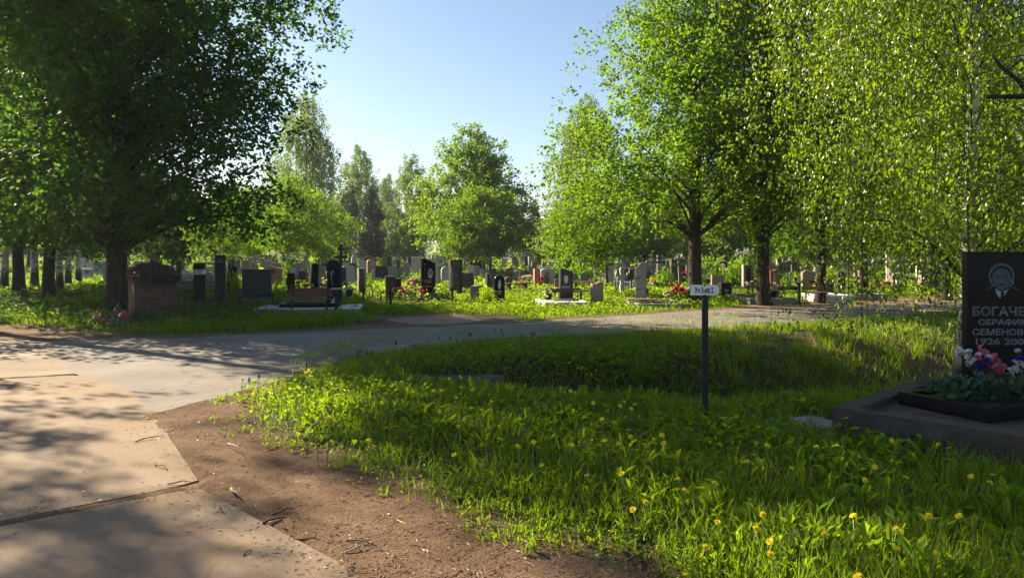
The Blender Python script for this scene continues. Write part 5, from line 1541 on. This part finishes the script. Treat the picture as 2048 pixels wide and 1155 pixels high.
# ------------------------------------------------------------------ shrubs among the graves
def shrub_mesh(seed, n, leaf, mat, proto=LEAF_MID):
    g = np.random.default_rng(seed)
    k = 26
    c = g.normal(0, 1, (k, 3)); c /= np.linalg.norm(c, axis=1, keepdims=True); c *= g.uniform(.35, .95, (k, 1)) * np.array([1, 1, .8]); c[:, 2] = np.abs(c[:, 2]) + .12
    pos = (c[g.integers(0, k, n)] + g.normal(0, .16, (n, 3)))
    pos[:, 2] = np.abs(pos[:, 2])
    ax = g.normal(0, .7, (n, 3)) + pos * .6; ax[:, 2] += .2
    v, f = stamp(proto, pos, basis(ax, g.uniform(0, 6, n)), leaf * g.uniform(.6, 1.2, n))
    st = MB()
    for q in c: st.tube([(0, 0, -.05), tuple(q * .5 + np.array([0, 0, .1])), tuple(q)], [.03, .018, .006], 4, False)
    return np_mesh('foliage', v, [f], mat), st.mesh('stems', B_dark)
SH = [shrub_mesh(1, 900, .16, L_lime), shrub_mesh(2, 1000, .13, L_gout), shrub_mesh(3, 900, .15, L_far)]
def shrub(label, px, py, w_px, h_px, k=0, name='shrub', group=None, rz=0.0):
    x, Y = P(px, py)
    t = thing(name, label, 'shrub', (x, Y, 0), rz, group)
    r = w_px / F * Y / 2; h = h_px / F * Y
    t.scale = (r, r, h / 1.0)
    link('stems', SH[k][1], t); tag(link('foliage', SH[k][0], t), kind='stuff')
    return t
shrub('leafy shrub hiding the stone right of the tall black stele', 472, 604, 34, 66, 1)
shrub('bright shrub between the two dark steles', 420, 575, 24, 30, 0)
shrub('sunny green shrub right of the carved grey monument', 1322, 582, 46, 44, 0)
shrub('bright bush above the white sign', 1420, 572, 34, 34, 0)
sb = shrub('white blossoming bush right above the carved relief stone', 1490, 562, 46, 60, 0)
for k in range(26):
    o = link('blossom', BLOOM['white'], sb); g = random.Random(k)
    a = g.uniform(0, 6.28); z = g.uniform(.55, 1.05); q = g.uniform(.2, .8)
    o.location = (q * math.cos(a), q * math.sin(a), z); o.scale = (.13, .13, .10)
shrub('dense bush at the left foot of the grey wooden cross', 1570, 575, 30, 28, 0)
shrub('yellow-green bush between the grey cross and the brown stele', 1595, 572, 22, 30, 1)
shrub('spreading bush beside the black arched headstone', 973, 608, 40, 34, 1)
shrub('round feathery bush in the weeds right of the brown wavy headstone', 1218, 610, 28, 22, 1)
shrub('green bush at the foot of the big upright rock', 1362, 596, 40, 24, 1)
shrub('low bush right of the scroll fence panel', 885, 604, 40, 26, 0)
shrub('bush of fresh leaves behind the slanted rough slab', 735, 580, 26, 26, 0)
shrub('dark bush in the shade between dumpster and big trunk', 215, 625, 110, 50, 2)
shrub('dark bush at the left edge of the grove', 120, 616, 90, 26, 2)
shrub('dark green bush in the shade right of the wooden table', 715, 606, 30, 22, 2)
li = shrub('lilac bush with pale purple blossoms behind the wooden cross', 652, 545, 60, 90, 2)
for k in range(34):
    o = link('blossom', BLOOM['lilac'], li); g = random.Random(k + 50)
    a = g.uniform(0, 6.28); z = g.uniform(.55, 1.08); q = g.uniform(.2, .85)
    o.location = (q * math.cos(a), q * math.sin(a), z); o.scale = (.10, .10, .11)
rb = random.Random(9)
for i in range(26):
    Y = rb.uniform(32, 85); px = rb.uniform(220, 1850)
    k = rb.choice([0, 0, 1, 2])
    s_ = rb.uniform(.8, 1.7)
    py = HZ + F * EYE / Y
    zn = next((z for a, b, z in zones if a <= px < b), 'at the outer end of the back rows'); zn = ('nearer ' if Y < 50 else 'distant '), zn
    shrub(zn[0] + ['bright yellow-green bush ', 'low leafy bush ', 'darker green bush '][k] + zn[1], px, py, s_ * F / Y, s_ * .8 * F / Y, k, 'shrub', 'bushes among the back rows', i)

# ------------------------------------------------------------------ ground vegetation
def place(x, y): return np.stack([x, y, ground_z(x, y)], -1)
def sample(n, x0, x1, y0, y1, fn, seed, bias=0.0):
    """random points kept with probability fn(x,y); bias > 0 packs them nearer the road"""
    g = np.random.default_rng(seed)
    u = g.random(n)
    y = y0 + (y1 - y0) * u if not bias else (1 / (1 / y1 + u * (1 / y0 - 1 / y1)))
    x = g.uniform(x0, x1, n)
    k = g.random(n) < fn(x, y)
    return x[k], y[k], g

BLADE = (np.array([(-.5, 0, 0), (.5, 0, 0), (.36, .55, .10), (-.36, .55, .10), (0, 1, .38)]), np.array([(0, 1, 2, 3)]), np.array([(3, 2, 4)]))
def blades(name, x, y, g, h, w, mat, bend=.5, off=0.0):
    n = len(x)
    pos = place(x, y); pos[:, 2] -= .01
    ax = np.stack([g.normal(0, bend * .5, n), g.normal(0, bend * .5, n), np.ones(n)], -1)
    rot = basis(ax, g.uniform(0, 6.28, n))
    sc = np.stack([w, h, h], -1)
    v, f = stamp((BLADE[0], BLADE[1]), pos, rot, sc)
    f2 = BLADE[2][None] + (np.arange(n) * 5)[:, None, None]
    return tag(link(name, np_mesh(name, v, [f, f2.reshape(-1, 3)], mat)), kind='stuff')

def in_plot(x, y): return inside(PLOT, x, y)
def thin(x, y):
    """bare and trodden places: the ditch floor, the bank, the plot"""
    b = np.exp(-(((x - 6.0) / 1.6) ** 2 + ((y - 13.2) / 1.0) ** 2)) * .45
    b += np.exp(-(((x - 2.6) / 1.3) ** 2 + ((y - 4.6) / .45) ** 2)) * .5
    b += .75 * np.exp(-(((x - 1.9) / 1.7) ** 2 + ((y - 8.8) / .40) ** 2))
    b += 1.1 * np.exp(-(((x + .7) / .75) ** 2 + ((y - 9.35) / .42) ** 2))
    b += np.exp(-(((x - 2.55) / .55) ** 2 + ((y - 7.15) / .5) ** 2)) * .7
    b += .85 * np.exp(-(sdist(PLOT, x, y) / .28) ** 2)
    return np.clip(1 - b, 0, 1) * ~in_plot(x, y)
def vg(x, y, a, b, ns=.5): return sstep(a, b, verge_depth(x, y) + (fbm(x, y, 2.2) - .5) * ns)
# grass of the near verge and ditch
x, y, g = sample(265000, -3.2, 12, 2.6, 20, lambda x, y: vg(x, y, -.1, .7, .8) * thin(x, y) * (.35 + .65 * sstep(.38, .6, fbm(x + 9, y, 1.1))), 1, 1)
d = verge_depth(x, y)
tall = np.exp(-(((x - 3.6) / 2.2) ** 2 + ((y - 9.7) / 1.1) ** 2))
h = g.uniform(.04, .22, len(x)) * (.45 + .55 * sstep(.1, .9, d)) + tall * g.uniform(.04, .42, len(x)) * (g.random(len(x)) < .4)
h *= np.where(y > 13, .75, 1)
blades('grass', x, y, g, h, np.full(len(x), .0068) * (1 + y / 11), L_grass, .7)
x, y, g = sample(14000, -3, 9, 2.8, 15, lambda x, y: vg(x, y, .0, .6, .8) * ~in_plot(x, y) * sstep(.42, .62, fbm(x + 20, y, 1.3)), 32, 1)
blades('dead_grass', x, y, g, g.uniform(.05, .20, len(x)), np.full(len(x), .005), leaf_mat('straw', (.16, .12, .06), (.30, .24, .13), (.25, .2, .1), .25), 1.6)
# loose tufts of tall grass on the bank and the ditch floor
gt = np.random.default_rng(55)
cx = gt.uniform(1.6, 8.5, 150); cy = 9.2 + .42 * cx * .55 + gt.uniform(-.6, 3.6, 150)
k = (verge_depth(cx, cy) > .4) & ~in_plot(cx, cy) & (sdist(PLOT, cx, cy) > .3)
cx, cy = cx[k], cy[k]; m_ = 34
x = np.repeat(cx, m_) + gt.normal(0, .07, len(cx) * m_); y = np.repeat(cy, m_) + gt.normal(0, .07, len(cx) * m_)
blades('tall_grass', x, y, gt, np.repeat(gt.uniform(.14, .40, len(cx)), m_) * gt.uniform(.5, 1.15, len(x)), np.full(len(x), .011), L_grass, .55)
# taller grass tips along the road edge
x, y, g = sample(60000, -3, 9, 8, 18, lambda x, y: ((verge_depth(x, y) > .05) & (sd_asph(x, y) < .8) & inside(VERGE, x, y)) * .8, 2)
blades('grass', x, y, g, g.uniform(.05, .20, len(x)), np.full(len(x), .009), L_grass, .6)
# short turf along the far road edge
x, y, g = sample(150000, -16, 22, 13, 27, lambda x, y: sstep(-.1, .4, far_depth(x, y)) * (far_depth(x, y) < 3.2), 3)
blades('grass', x, y, g, g.uniform(.05, .16, len(x)) * sstep(-.1, .9, far_depth(x, y) + .1), np.full(len(x), .016), L_grass, .8)

# dandelion leaves: long toothed blades in loose rosettes
DLEAF = (np.array([(-.10, 0, 0), (.10, 0, 0), (.26, .25, .10), (.12, .32, .14), (.40, .52, .20), (.24, .60, .22), (.42, .78, .20), (0, 1.0, .08), (-.42, .78, .20), (-.24, .60, .22), (-.40, .52, .20), (-.12, .32, .14), (-.26, .25, .10), (0, .55, .17)]),
         np.array([(0, 1, 13), (1, 2, 13), (2, 3, 13), (3, 4, 13), (4, 5, 13), (5, 6, 13), (6, 7, 13), (7, 8, 13), (8, 9, 13), (9, 10, 13), (10, 11, 13), (11, 12, 13), (12, 0, 13)]))
def rosettes(name, x, y, g, per, length, mat, proto, lift=(.3, 1.1), wid=.34):
    n = len(x)
    base = np.repeat(place(x, y), per, 0)
    L = np.repeat(length, per) * g.uniform(.55, 1.15, n * per)
    a = g.uniform(0, 6.28, n * per); el = g.uniform(*lift, n * per)
    ax = np.stack([np.cos(a) * np.cos(el), np.sin(a) * np.cos(el), np.sin(el)], -1)
    base[:, :2] += ax[:, :2] * .02
    # leaf faces turned up: roll chosen so that the leaf normal looks upwards
    sidev = np.stack([-np.sin(a), np.cos(a), np.zeros(n * per)], -1)
    nor = np.cross(sidev, ax); sgn = np.sign(nor[:, 2:3]); nor = nor * sgn
    rl = g.normal(0, .35, n * per)[:, None]
    sd_ = sidev * np.cos(rl) + nor * np.sin(rl); nor = np.cross(sd_, ax); nor *= np.sign(nor[:, 2:3] + 1e-6)
    rot = np.stack([sd_, ax, nor], -1)
    v, f = stamp(proto, base, rot, np.stack([L * wid, L, L], -1))
    return tag(link(name, np_mesh(name, v, [f], mat)), kind='stuff')
x, y, g = sample(3800, -3.2, 8, 2.6, 9.5, lambda x, y: vg(x, y, -.12, .6, .9) * thin(x, y) * sstep(.40, .56, fbm(x, y + 5, 1.6) + .05), 4, 1)
d = verge_depth(x, y)
rosettes('dandelion_leaves', x, y, g, 6, .07 + .12 * sstep(.1, 1.2, d), L_weed, DLEAF, (.35, 1.35), .26)
SIMPLE = (np.array([(0, 0, 0), (.5, .3, .06), (.42, .66, .07), (0, 1, -.04), (-.42, .66, .07), (-.5, .3, .06)]), np.array([(0, 1, 2, 3), (0, 3, 4, 5)]))
x, y, g = sample(3000, -3.2, 8, 2.6, 9.5, lambda x, y: vg(x, y, -.12, .5, .9) * thin(x, y), 14, 1)
rosettes('weed_leaves', x, y, g, 5, g.uniform(.03, .09, len(x)), L_weed, SIMPLE, (.4, 1.35), .30)

# goutweed: leaflets in threes on thin stalks, level with the light
def goutweed(name, x, y, g, h, leaf, mat, per=5, stalk=True, spread=.10, proto=SIMPLE):
    n = len(x)
    b = place(x, y)
    c = np.repeat(b, per, 0)
    c[:, 2] += np.repeat(h, per) * g.uniform(.55, 1.05, n * per)
    c[:, :2] += g.normal(0, spread, (n * per, 2))
    a = g.uniform(0, 6.28, n * per)
    P_, A_, N_ = [], [], []
    for k, da in enumerate((0, 1.25, -1.25)):
        el = g.normal(-.1, .45, n * per)
        ax = np.stack([np.cos(a + da) * np.cos(el), np.sin(a + da) * np.cos(el), np.sin(el)], -1)
        P_.append(c + ax * .012); A_.append(ax)
    pos = np.concatenate(P_); ax = np.concatenate(A_)
    up = np.tile(np.array([0, 0, 1.0]), (len(pos), 1)) + g.normal(0, .45, (len(pos), 3))
    side = np.cross(ax, up); side /= np.linalg.norm(side, axis=1, keepdims=True); nor = np.cross(side, ax)
    L = np.tile(np.repeat(leaf, per), 3) * g.uniform(.7, 1.2, len(pos))
    v, f = stamp(proto, pos, np.stack([side, ax, nor], -1), np.stack([L * .68, L, L], -1))
    return tag(link(name, np_mesh(name, v, [f], mat)), kind='stuff')
SMALL = None
def gnear(x, y):
    a = np.exp(-(((x + 1.7) / 1.0) ** 2 + ((y - 8.4) / .9) ** 2)) * .7          # left tip of the verge
    b = np.exp(-(((x - 1.9) / .9) ** 2 + ((y - 5.9) / .6) ** 2)) * .8                  # before the kerb
    c = np.exp(-(((x - .9) / 1.6) ** 2 + ((y - 11.5) / .9) ** 2)) * .9             # ditch bank in the shade
    e = np.exp(-(((x - .2) / 1.6) ** 2 + ((y - 6.9) / .7) ** 2)) * .7
    return np.clip(a + b + c + e, 0, 1) * vg(x, y, .02, .3, .3) * (sdist(PLOT, x, y) > .18) * (1 - np.exp(-(((x + .7) / .8) ** 2 + ((y - 9.35) / .5) ** 2)))
x, y, g = sample(7500, -3.2, 6, 4, 13.5, gnear, 5)
goutweed('goutweed', x, y, g, g.uniform(.05, .19, len(x)), g.uniform(.035, .068, len(x)), L_gout)
x, y, g = sample(9500, -3.2, 8, 2.6, 13, lambda x, y: vg(x, y, -.15, .35, .8) * thin(x, y), 15, 1)
goutweed('small_weeds', x, y, g, g.uniform(.012, .09, len(x)), g.uniform(.012, .034, len(x)), L_weed, 5, spread=.06, proto=LEAF_MID)
# the plants right of the dumpster in the shade and all over the sunlit graves
def clear_of(x, y):
    k = np.ones(x.shape)
    for (a, b, r) in CLEAR: k = k * (1 - np.exp(-((x - a) ** 2 + (y - b) ** 2) / (r * r)))
    return k
CLEAR = [(XY(600, 19.3), 19.3, 1.2), (XY(650, 19.3), 19.3, 1.2), (XY(460, 20.5), 20.3, .8), (XY(1290, 22), 22, .8), (XY(312, 17), 17.2, .9), (XY(228, 16.4), 16.3, .7), (XY(820, 24), 24, 1.3), (XY(1096, 23), 23.2, .8), (XY(1325, 23), 23.3, .8)]
fd = lambda x, y, a, b: sstep(a, b, far_depth(x, y) + (fbm(x, y, 1.5) - .5) * .9)
x, y, g = sample(16000, -15, 18, 14.5, 30, lambda x, y: fd(x, y, .35, 1.1) * clear_of(x, y) * (.45 + .55 * sstep(.4, .6, fbm(x, y, .8))) * np.where(x < -9.5, .25, 1), 6)
goutweed('goutweed', x, y, g, g.uniform(.05, .21, len(x)), g.uniform(.06, .11, len(x)), L_gout, 5, spread=.13, proto=LEAF_MID)
x, y, g = sample(11000, -45, 50, 28, 75, lambda x, y: np.clip(.25 + 1.0 * sstep(.38, .58, fbm(x, y, .35)), 0, 1), 7, 1)
goutweed('ground_cover', x, y, g, g.uniform(.05, .24, len(x)), .12 + .10 * g.random(len(x)), L_gout, 6, spread=.30, proto=LEAF_MID)
x, y, g = sample(4600, -110, 110, 60, 150, lambda x, y: np.full(x.shape, .8), 8, 1)
goutweed('undergrowth', x, y, g, g.uniform(.1, .4, len(x)) + (y > 95) * g.random(len(x)) ** 5 * 3.0, .4 + .2 * g.random(len(x)), L_far, 6, spread=.9, proto=LEAF_MID)
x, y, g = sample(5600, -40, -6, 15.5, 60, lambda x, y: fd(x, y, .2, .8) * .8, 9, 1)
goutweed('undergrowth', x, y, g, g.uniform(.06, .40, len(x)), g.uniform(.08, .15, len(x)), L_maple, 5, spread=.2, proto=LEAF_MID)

# ------------------------------------------------------------------ dandelions in flower
def disc_flower(seed):
    g = np.random.default_rng(seed); n = 40
    a = g.uniform(0, 6.28, n); el = np.where(np.arange(n) < 24, .15, .75) + g.normal(0, .12, n)
    ax = np.stack([np.cos(a) * np.cos(el), np.sin(a) * np.cos(el), np.sin(el)], -1)
    pv = np.array([(-.10, 0, 0), (.10, 0, 0), (.13, 1, .0), (-.13, 1, .0)])
    v, f = stamp((pv, np.array([(0, 1, 2, 3)])), np.zeros((n, 3)), basis(ax, g.normal(0, .2, n)), np.full(n, 1.0))
    return np_mesh('flower_head', v, [f], PET['yellow'])
DF = [disc_flower(1), disc_flower(2)]
calyx = MB().tube([(0, 0, -.55), (0, 0, -.1), (0, 0, .12)], [.18, .42, .30], 7).mesh('calyx', stem_green)
stalk_mat = solid('dandelion_stalk', (.10, .13, .04), .6, .25, 20, 0)
def dandelion(px, py, Y, group, label, rad=.021, hgt=None):
    if Y < 8: Y = (EYE - (.30 if px < 830 and py < 840 else .21 if py < 925 else .13) - .11 * ((px * 13 + py * 7) % 17) / 17) * F / (py - HZ)
    x = XY(px, Y); z = ZZ(py, Y)
    zg = float(ground_z(np.array([x]), np.array([Y]))[0])
    h = max(.05, z - zg)
    g = random.Random(px * 7 + py)
    bx, by_ = g.uniform(-.06, .06), g.uniform(-.04, .08)
    t = thing('dandelion', label, 'flower', (x + bx, Y + by_, zg), 0, group)
    MB().tube([(0, 0, -.02), (-bx * .3, -by_ * .3, h * .5), (-bx, -by_, h)], [.0035, .003, .003], 5).build('stalk', stalk_mat, t)
    o = link('flower_head', g.choice(DF), t); o.location = (-bx, -by_, h); o.scale = (rad, rad, rad * .7)
    o.rotation_euler = (g.normalvariate(.45, .35), g.normalvariate(0, .35), 0)
    c_ = link('calyx', calyx, o); c_.scale = (1, 1, 1)
    return t
# heads measured in the photograph: column, row, distance
D_left = [(568, 776, 7.6), (562, 779, 7.7), (612, 745, 7.7), (622, 752, 7.5), (590, 784, 7.3), (666, 786, 7.2), (663, 800, 7.2), (703, 770, 7.2), (713, 756, 7.4), (727, 789, 7.0), (771, 787, 7.1), (768, 799, 6.9), (774, 725, 8.6), (800, 770, 7.3), (816, 757, 7.6), (755, 780, 7.3), (623, 836, 6.7), (659, 835, 6.7), (485, 758, 8.3), (543, 763, 8.2), (660, 717, 9.4), (697, 687, 10.6)]
for k, (a, b, Y) in enumerate(D_left): dandelion(a, b, Y, 'dandelions on the left tip of the verge', 'yellow dandelion on a tall stalk at the left tip of the verge', .022)
D_mid = [(867, 781, 7.4), (884, 781, 7.3), (922, 774, 7.5), (947, 777, 7.4), (960, 789, 7.1), (912, 795, 7.0), (945, 779, 7.3), (1058, 681, 11.5), (983, 803, 6.9), (917, 852, 6.2), (737, 881, 5.9), (909, 909, 5.5), (1067, 884, 5.9), (1036, 893, 5.8), (1143, 890, 5.6), (1141, 781, 7.4)]
for k, (a, b, Y) in enumerate(D_mid): dandelion(a, b, Y, 'dandelions in the middle of the verge', 'yellow dandelion in the sunny weeds between the dirt edge and the ditch')
D_sign = [(1187, 805, 7.2), (1248, 803, 7.0), (1268, 809, 6.9), (1262, 817, 6.9), (1240, 812, 7.1), (1204, 838, 6.6), (1237, 887, 5.9), (1261, 873, 6.1), (1328, 886, 5.9), (1324, 870, 6.2), (1535, 891, 5.8), (1494, 923, 5.4), (1244, 946, 5.2), (1174, 951, 5.2), (1355, 958, 5.1), (1430, 966, 5.0), (1633, 893, 5.8)]
for k, (a, b, Y) in enumerate(D_sign): dandelion(a, b, Y, 'dandelions round the foot of the plot sign', 'yellow dandelion in the shady weeds round the foot of the white sign')
D_low = [(1266, 1018, 4.7), (1292, 1004, 4.8), (1370, 981, 4.9), (1435, 1044, 4.5), (1513, 1057, 4.4), (1526, 1029, 4.6), (1540, 1082, 4.3), (1541, 1108, 4.1), (1650, 1068, 4.3), (1707, 1031, 4.6), (1794, 1058, 4.4), (1793, 1097, 4.2), (1872, 1108, 4.15), (1858, 1031, 4.6), (1918, 1031, 4.6), (1942, 952, 5.2), (1980, 965, 5.1), (1986, 950, 5.2), (1811, 955, 5.2), (1750, 933, 5.4), (1784, 881, 5.9), (1876, 889, 5.8), (1716, 1152, 3.9), (1412, 1094, 4.2), (1730, 960, 5.1)]
for k, (a, b, Y) in enumerate(D_low): dandelion(a, b, Y, 'dandelions in the dark grass at the lower right', 'yellow dandelion in the dark grass at the lower right')
# plantain heads against the grey road
pm = solid('plantain_head', (.03, .028, .02), .8, .3, 30, .2)
ph = MB(); ph.tube([(0, 0, 0), (.006, 0, .5), (0, 0, .9)], [.0025, .002, .002], 4, False)
ph_m = ph.mesh('plantain_stalk', stalk_mat)
hd = MB().tube([(0, 0, -.02), (0, 0, -.008), (0, 0, .012), (0, 0, .03)], [.003, .008, .008, .003], 6).mesh('flower_spike', pm)
for (a, b, Y) in [(613, 730, 8.8), (688, 745, 9.2), (518, 752, 8.4), (715, 705, 9.9), (720, 703, 9.9), (734, 707, 9.8), (742, 706, 9.8), (716, 712, 9.7), (791, 685, 10.9), (793, 687, 10.8), (812, 700, 10.2), (828, 690, 10.8), (900, 677, 11.8), (914, 680, 11.7), (939, 669, 12.3), (942, 668, 12.4), (990, 659, 12.9), (1003, 661, 12.9), (1006, 668, 12.5), (1044, 672, 12.4), (1062, 666, 12.8), (1069, 667, 12.8), (1066, 670, 12.6), (878, 676, 11.8), (613, 741, 9.0), (498, 760, 8.3)]:
    x = XY(a, Y); z = ZZ(b, Y); zg = float(ground_z(np.array([x]), np.array([Y]))[0])
    t = thing('plantain', 'thin plantain stalk with a small dark head at the road edge of the verge', 'plant', (x, Y, zg), (a * 1.7) % 6, 'plantains along the road edge')
    h_ = max(.1, z - zg)
    o = link('stalk', ph_m, t); o.scale = (1, 1, h_ / .9)
    o = link('flower_spike', hd, t); o.location = (0, 0, h_); o.scale = (1.3, 1.3, 1.2)

# ------------------------------------------------------------------ litter on the bare earth
litter = leaf_mat('dry_needle', (.07, .042, .026), (.30, .21, .14), (.1, .07, .04), .1)
def dirt_fn(x, y): return np.where(verge_depth(x, y) > .25, .12, 1) * np.clip(sstep(-.45, .1, sdist(SLABS[0], x, y)) * sstep(-.5, .1, sdist(SLABS[1], x, y)) + .008, 0, 1) * (sd_asph(x, y) > -.6) * (.3 + .7 * sstep(.4, .6, fbm(x, y, 1.4)))
x, y, g = sample(44000, -4.6, 3.5, 2.6, 9.5, dirt_fn, 10, 1)
n = len(x); pos = place(x, y); pos[:, 2] = np.maximum(pos[:, 2], np.where((sdist(SLABS[0], x, y) < 0) | (sdist(SLABS[1], x, y) < 0) | (sd_asph(x, y) < 0), .014, -1)) + .004
ax = np.stack([g.normal(0, 1, n), g.normal(0, 1, n), g.normal(0, .10, n)], -1)
ln = g.uniform(.015, .05, n) * (1 + (g.random(n) < .06) * 1.6)
v, f = stamp(LEAF_NARROW, pos, basis(ax, g.uniform(0, 6, n)), np.stack([g.uniform(.012, .03, n), ln, ln], -1))
tag(link('needle_litter', np_mesh('needle_litter', v, [f], litter)), kind='stuff')
x, y, g = sample(34000, -2, 10, 2.6, 15.5, lambda x, y: (verge_depth(x, y) > .1) * np.clip(1.1 - thin(x, y) + .10, 0, 1) * ~in_plot(x, y), 12, 1)
n = len(x); pos = place(x, y); pos[:, 2] += g.uniform(.003, .02, n)
ax = g.normal(0, 1, (n, 3)); ax[:, 2] *= .25
v, f = stamp(LEAF_MID, pos, basis(ax, g.normal(1.57, .5, n)), g.uniform(.02, .06, n))
tag(link('leaf_litter', np_mesh('leaf_litter', v, [f], leaf_mat('fallen_leaf', (.05, .032, .02), (.20, .14, .09), (.1, .07, .04), .1))), kind='stuff')
x, y, g = sample(1600, -4.6, 3.5, 2.6, 9.5, lambda x, y: dirt_fn(x, y) * .8 + .05, 11, 1)
bm = bmesh.new(); bmesh.ops.create_icosphere(bm, subdivisions=1, radius=1); pv = np.array([v.co[:] for v in bm.verts]); pf = np.array([[q.index for q in f_.verts] for f_ in bm.faces]); bm.free()
n = len(x); pos = place(x, y); pos[:, 2] = np.maximum(pos[:, 2], 0) + .002
sz = g.uniform(.003, .010, n)
v, f = stamp((pv, pf), pos, basis(g.normal(0, 1, (n, 3)), g.uniform(0, 6, n)), np.stack([sz, sz * .8, sz * .6], -1))
tag(link('pebbles', np_mesh('pebbles', v, [f], solid('pebble', (.16, .13, .11), .9, .4, 20, .2))), kind='stuff')
tw_d = solid('dead_twig', (.045, .030, .022), .85, .4, 30, .2); tw_p = solid('bleached_twig', (.30, .24, .18), .8, .3, 30, .2)
def twig(label, a, b, r, mat, fork=None):
    p0 = np.array([*P(*a), 0.0]); p1 = np.array([*P(*b), 0.0])
    L = np.linalg.norm(p1 - p0)
    zz = max(float(ground_z(np.array([p0[0]]), np.array([p0[1]]))[0]), .012)
    t = thing('twig', label, 'twig', (p0[0], p0[1], zz + r), math.atan2(p1[1] - p0[1], p1[0] - p0[0]))
    g = random.Random(int(a[0]))
    m = MB().tube([(0, 0, 0), (L * .3, g.uniform(-.1, .1) * L, .006), (L * .65, g.uniform(-.1, .1) * L, .012), (L, 0, .002)], [r, r * .9, r * .7, r * .3], 6)
    m.build('stick', mat, t)
    if fork: MB().tube([(L * .45, 0, .01), (L * .62, L * fork, .006)], [r * .6, r * .25], 5).build('side_shoot', mat, t)
twig('short bleached stick lying by the slab joint', (463, 985), (480, 1004), .010, tw_p)
twig('dark twig on the dirt right of the ribbed slab', (526, 1053), (573, 1040), .008, tw_d)
twig('dark twig below the bleached stick', (545, 1037), (590, 1025), .006, tw_d, .2)
twig('thin dark twig near the corner of the ribbed slab', (440, 1018), (450, 1033), .005, tw_d)
twig('long thin twig on the slab edge above the joint', (272, 886), (328, 875), .005, tw_d, .15)
twig('curved pale twig on the dirt near the bottom edge', (690, 1115), (740, 1098), .005, tw_p, .3)
twig('long pale straw on the dirt beside the verge', (585, 1082), (645, 1086), .004, tw_d)
twig('forked dark twig on the dirt under the verge', (692, 1088), (755, 1102), .006, tw_d, .25)
twig('pale thin twig pointing at the verge', (456, 890), (476, 905), .005, tw_p)
twig('thin dark twig lying at the bottom of the dirt', (1255, 1128), (1290, 1110), .007, tw_d, .2)
twig('fine twig on the slab near its dirty edge', (308, 930), (332, 944), .004, tw_d)
twig('fine dark twig along the slab edge', (335, 972), (382, 968), .005, tw_d)
twig('short twig on the ribbed slab', (487, 1117), (503, 1106), .004, tw_d)

fx, fy = P(1612, 856)
t = thing('flat_stone', 'pale flat stone slab sunk in the grass at the corner of the dark kerb', 'stone slab', (fx, fy, float(ground_z(np.array([fx]), np.array([fy]))[0])), R(20))
link('stone', rough_mesh('stone', .62, .42, .11, old_concrete, .03, 2, 0, 5), t).location.z = -.035

# ------------------------------------------------------------------ air
HAZE = 0.00035
if HAZE:
    hm = bpy.data.materials.new('air'); hm.use_nodes = True; nt = hm.node_tree
    nt.nodes.remove(nt.nodes['Principled BSDF'])
    vol = nt.nodes.new('ShaderNodeVolumePrincipled')
    vol.inputs['Color'].default_value = (.82, .90, 1.0, 1)
    vol.inputs['Density'].default_value = HAZE
    vol.inputs['Anisotropy'].default_value = 0.3
    nt.links.new(vol.outputs[0], nt.nodes['Material Output'].inputs['Volume'])
    me = MB().box(-1200, 1200, -1200, 1200, -2.0, 22.0).mesh('haze', hm)
    tag(link('haze', me), kind='stuff')

# print('TRIS', sum(len(m.loops) - 2 * len(m.polygons) for m in bpy.data.meshes))
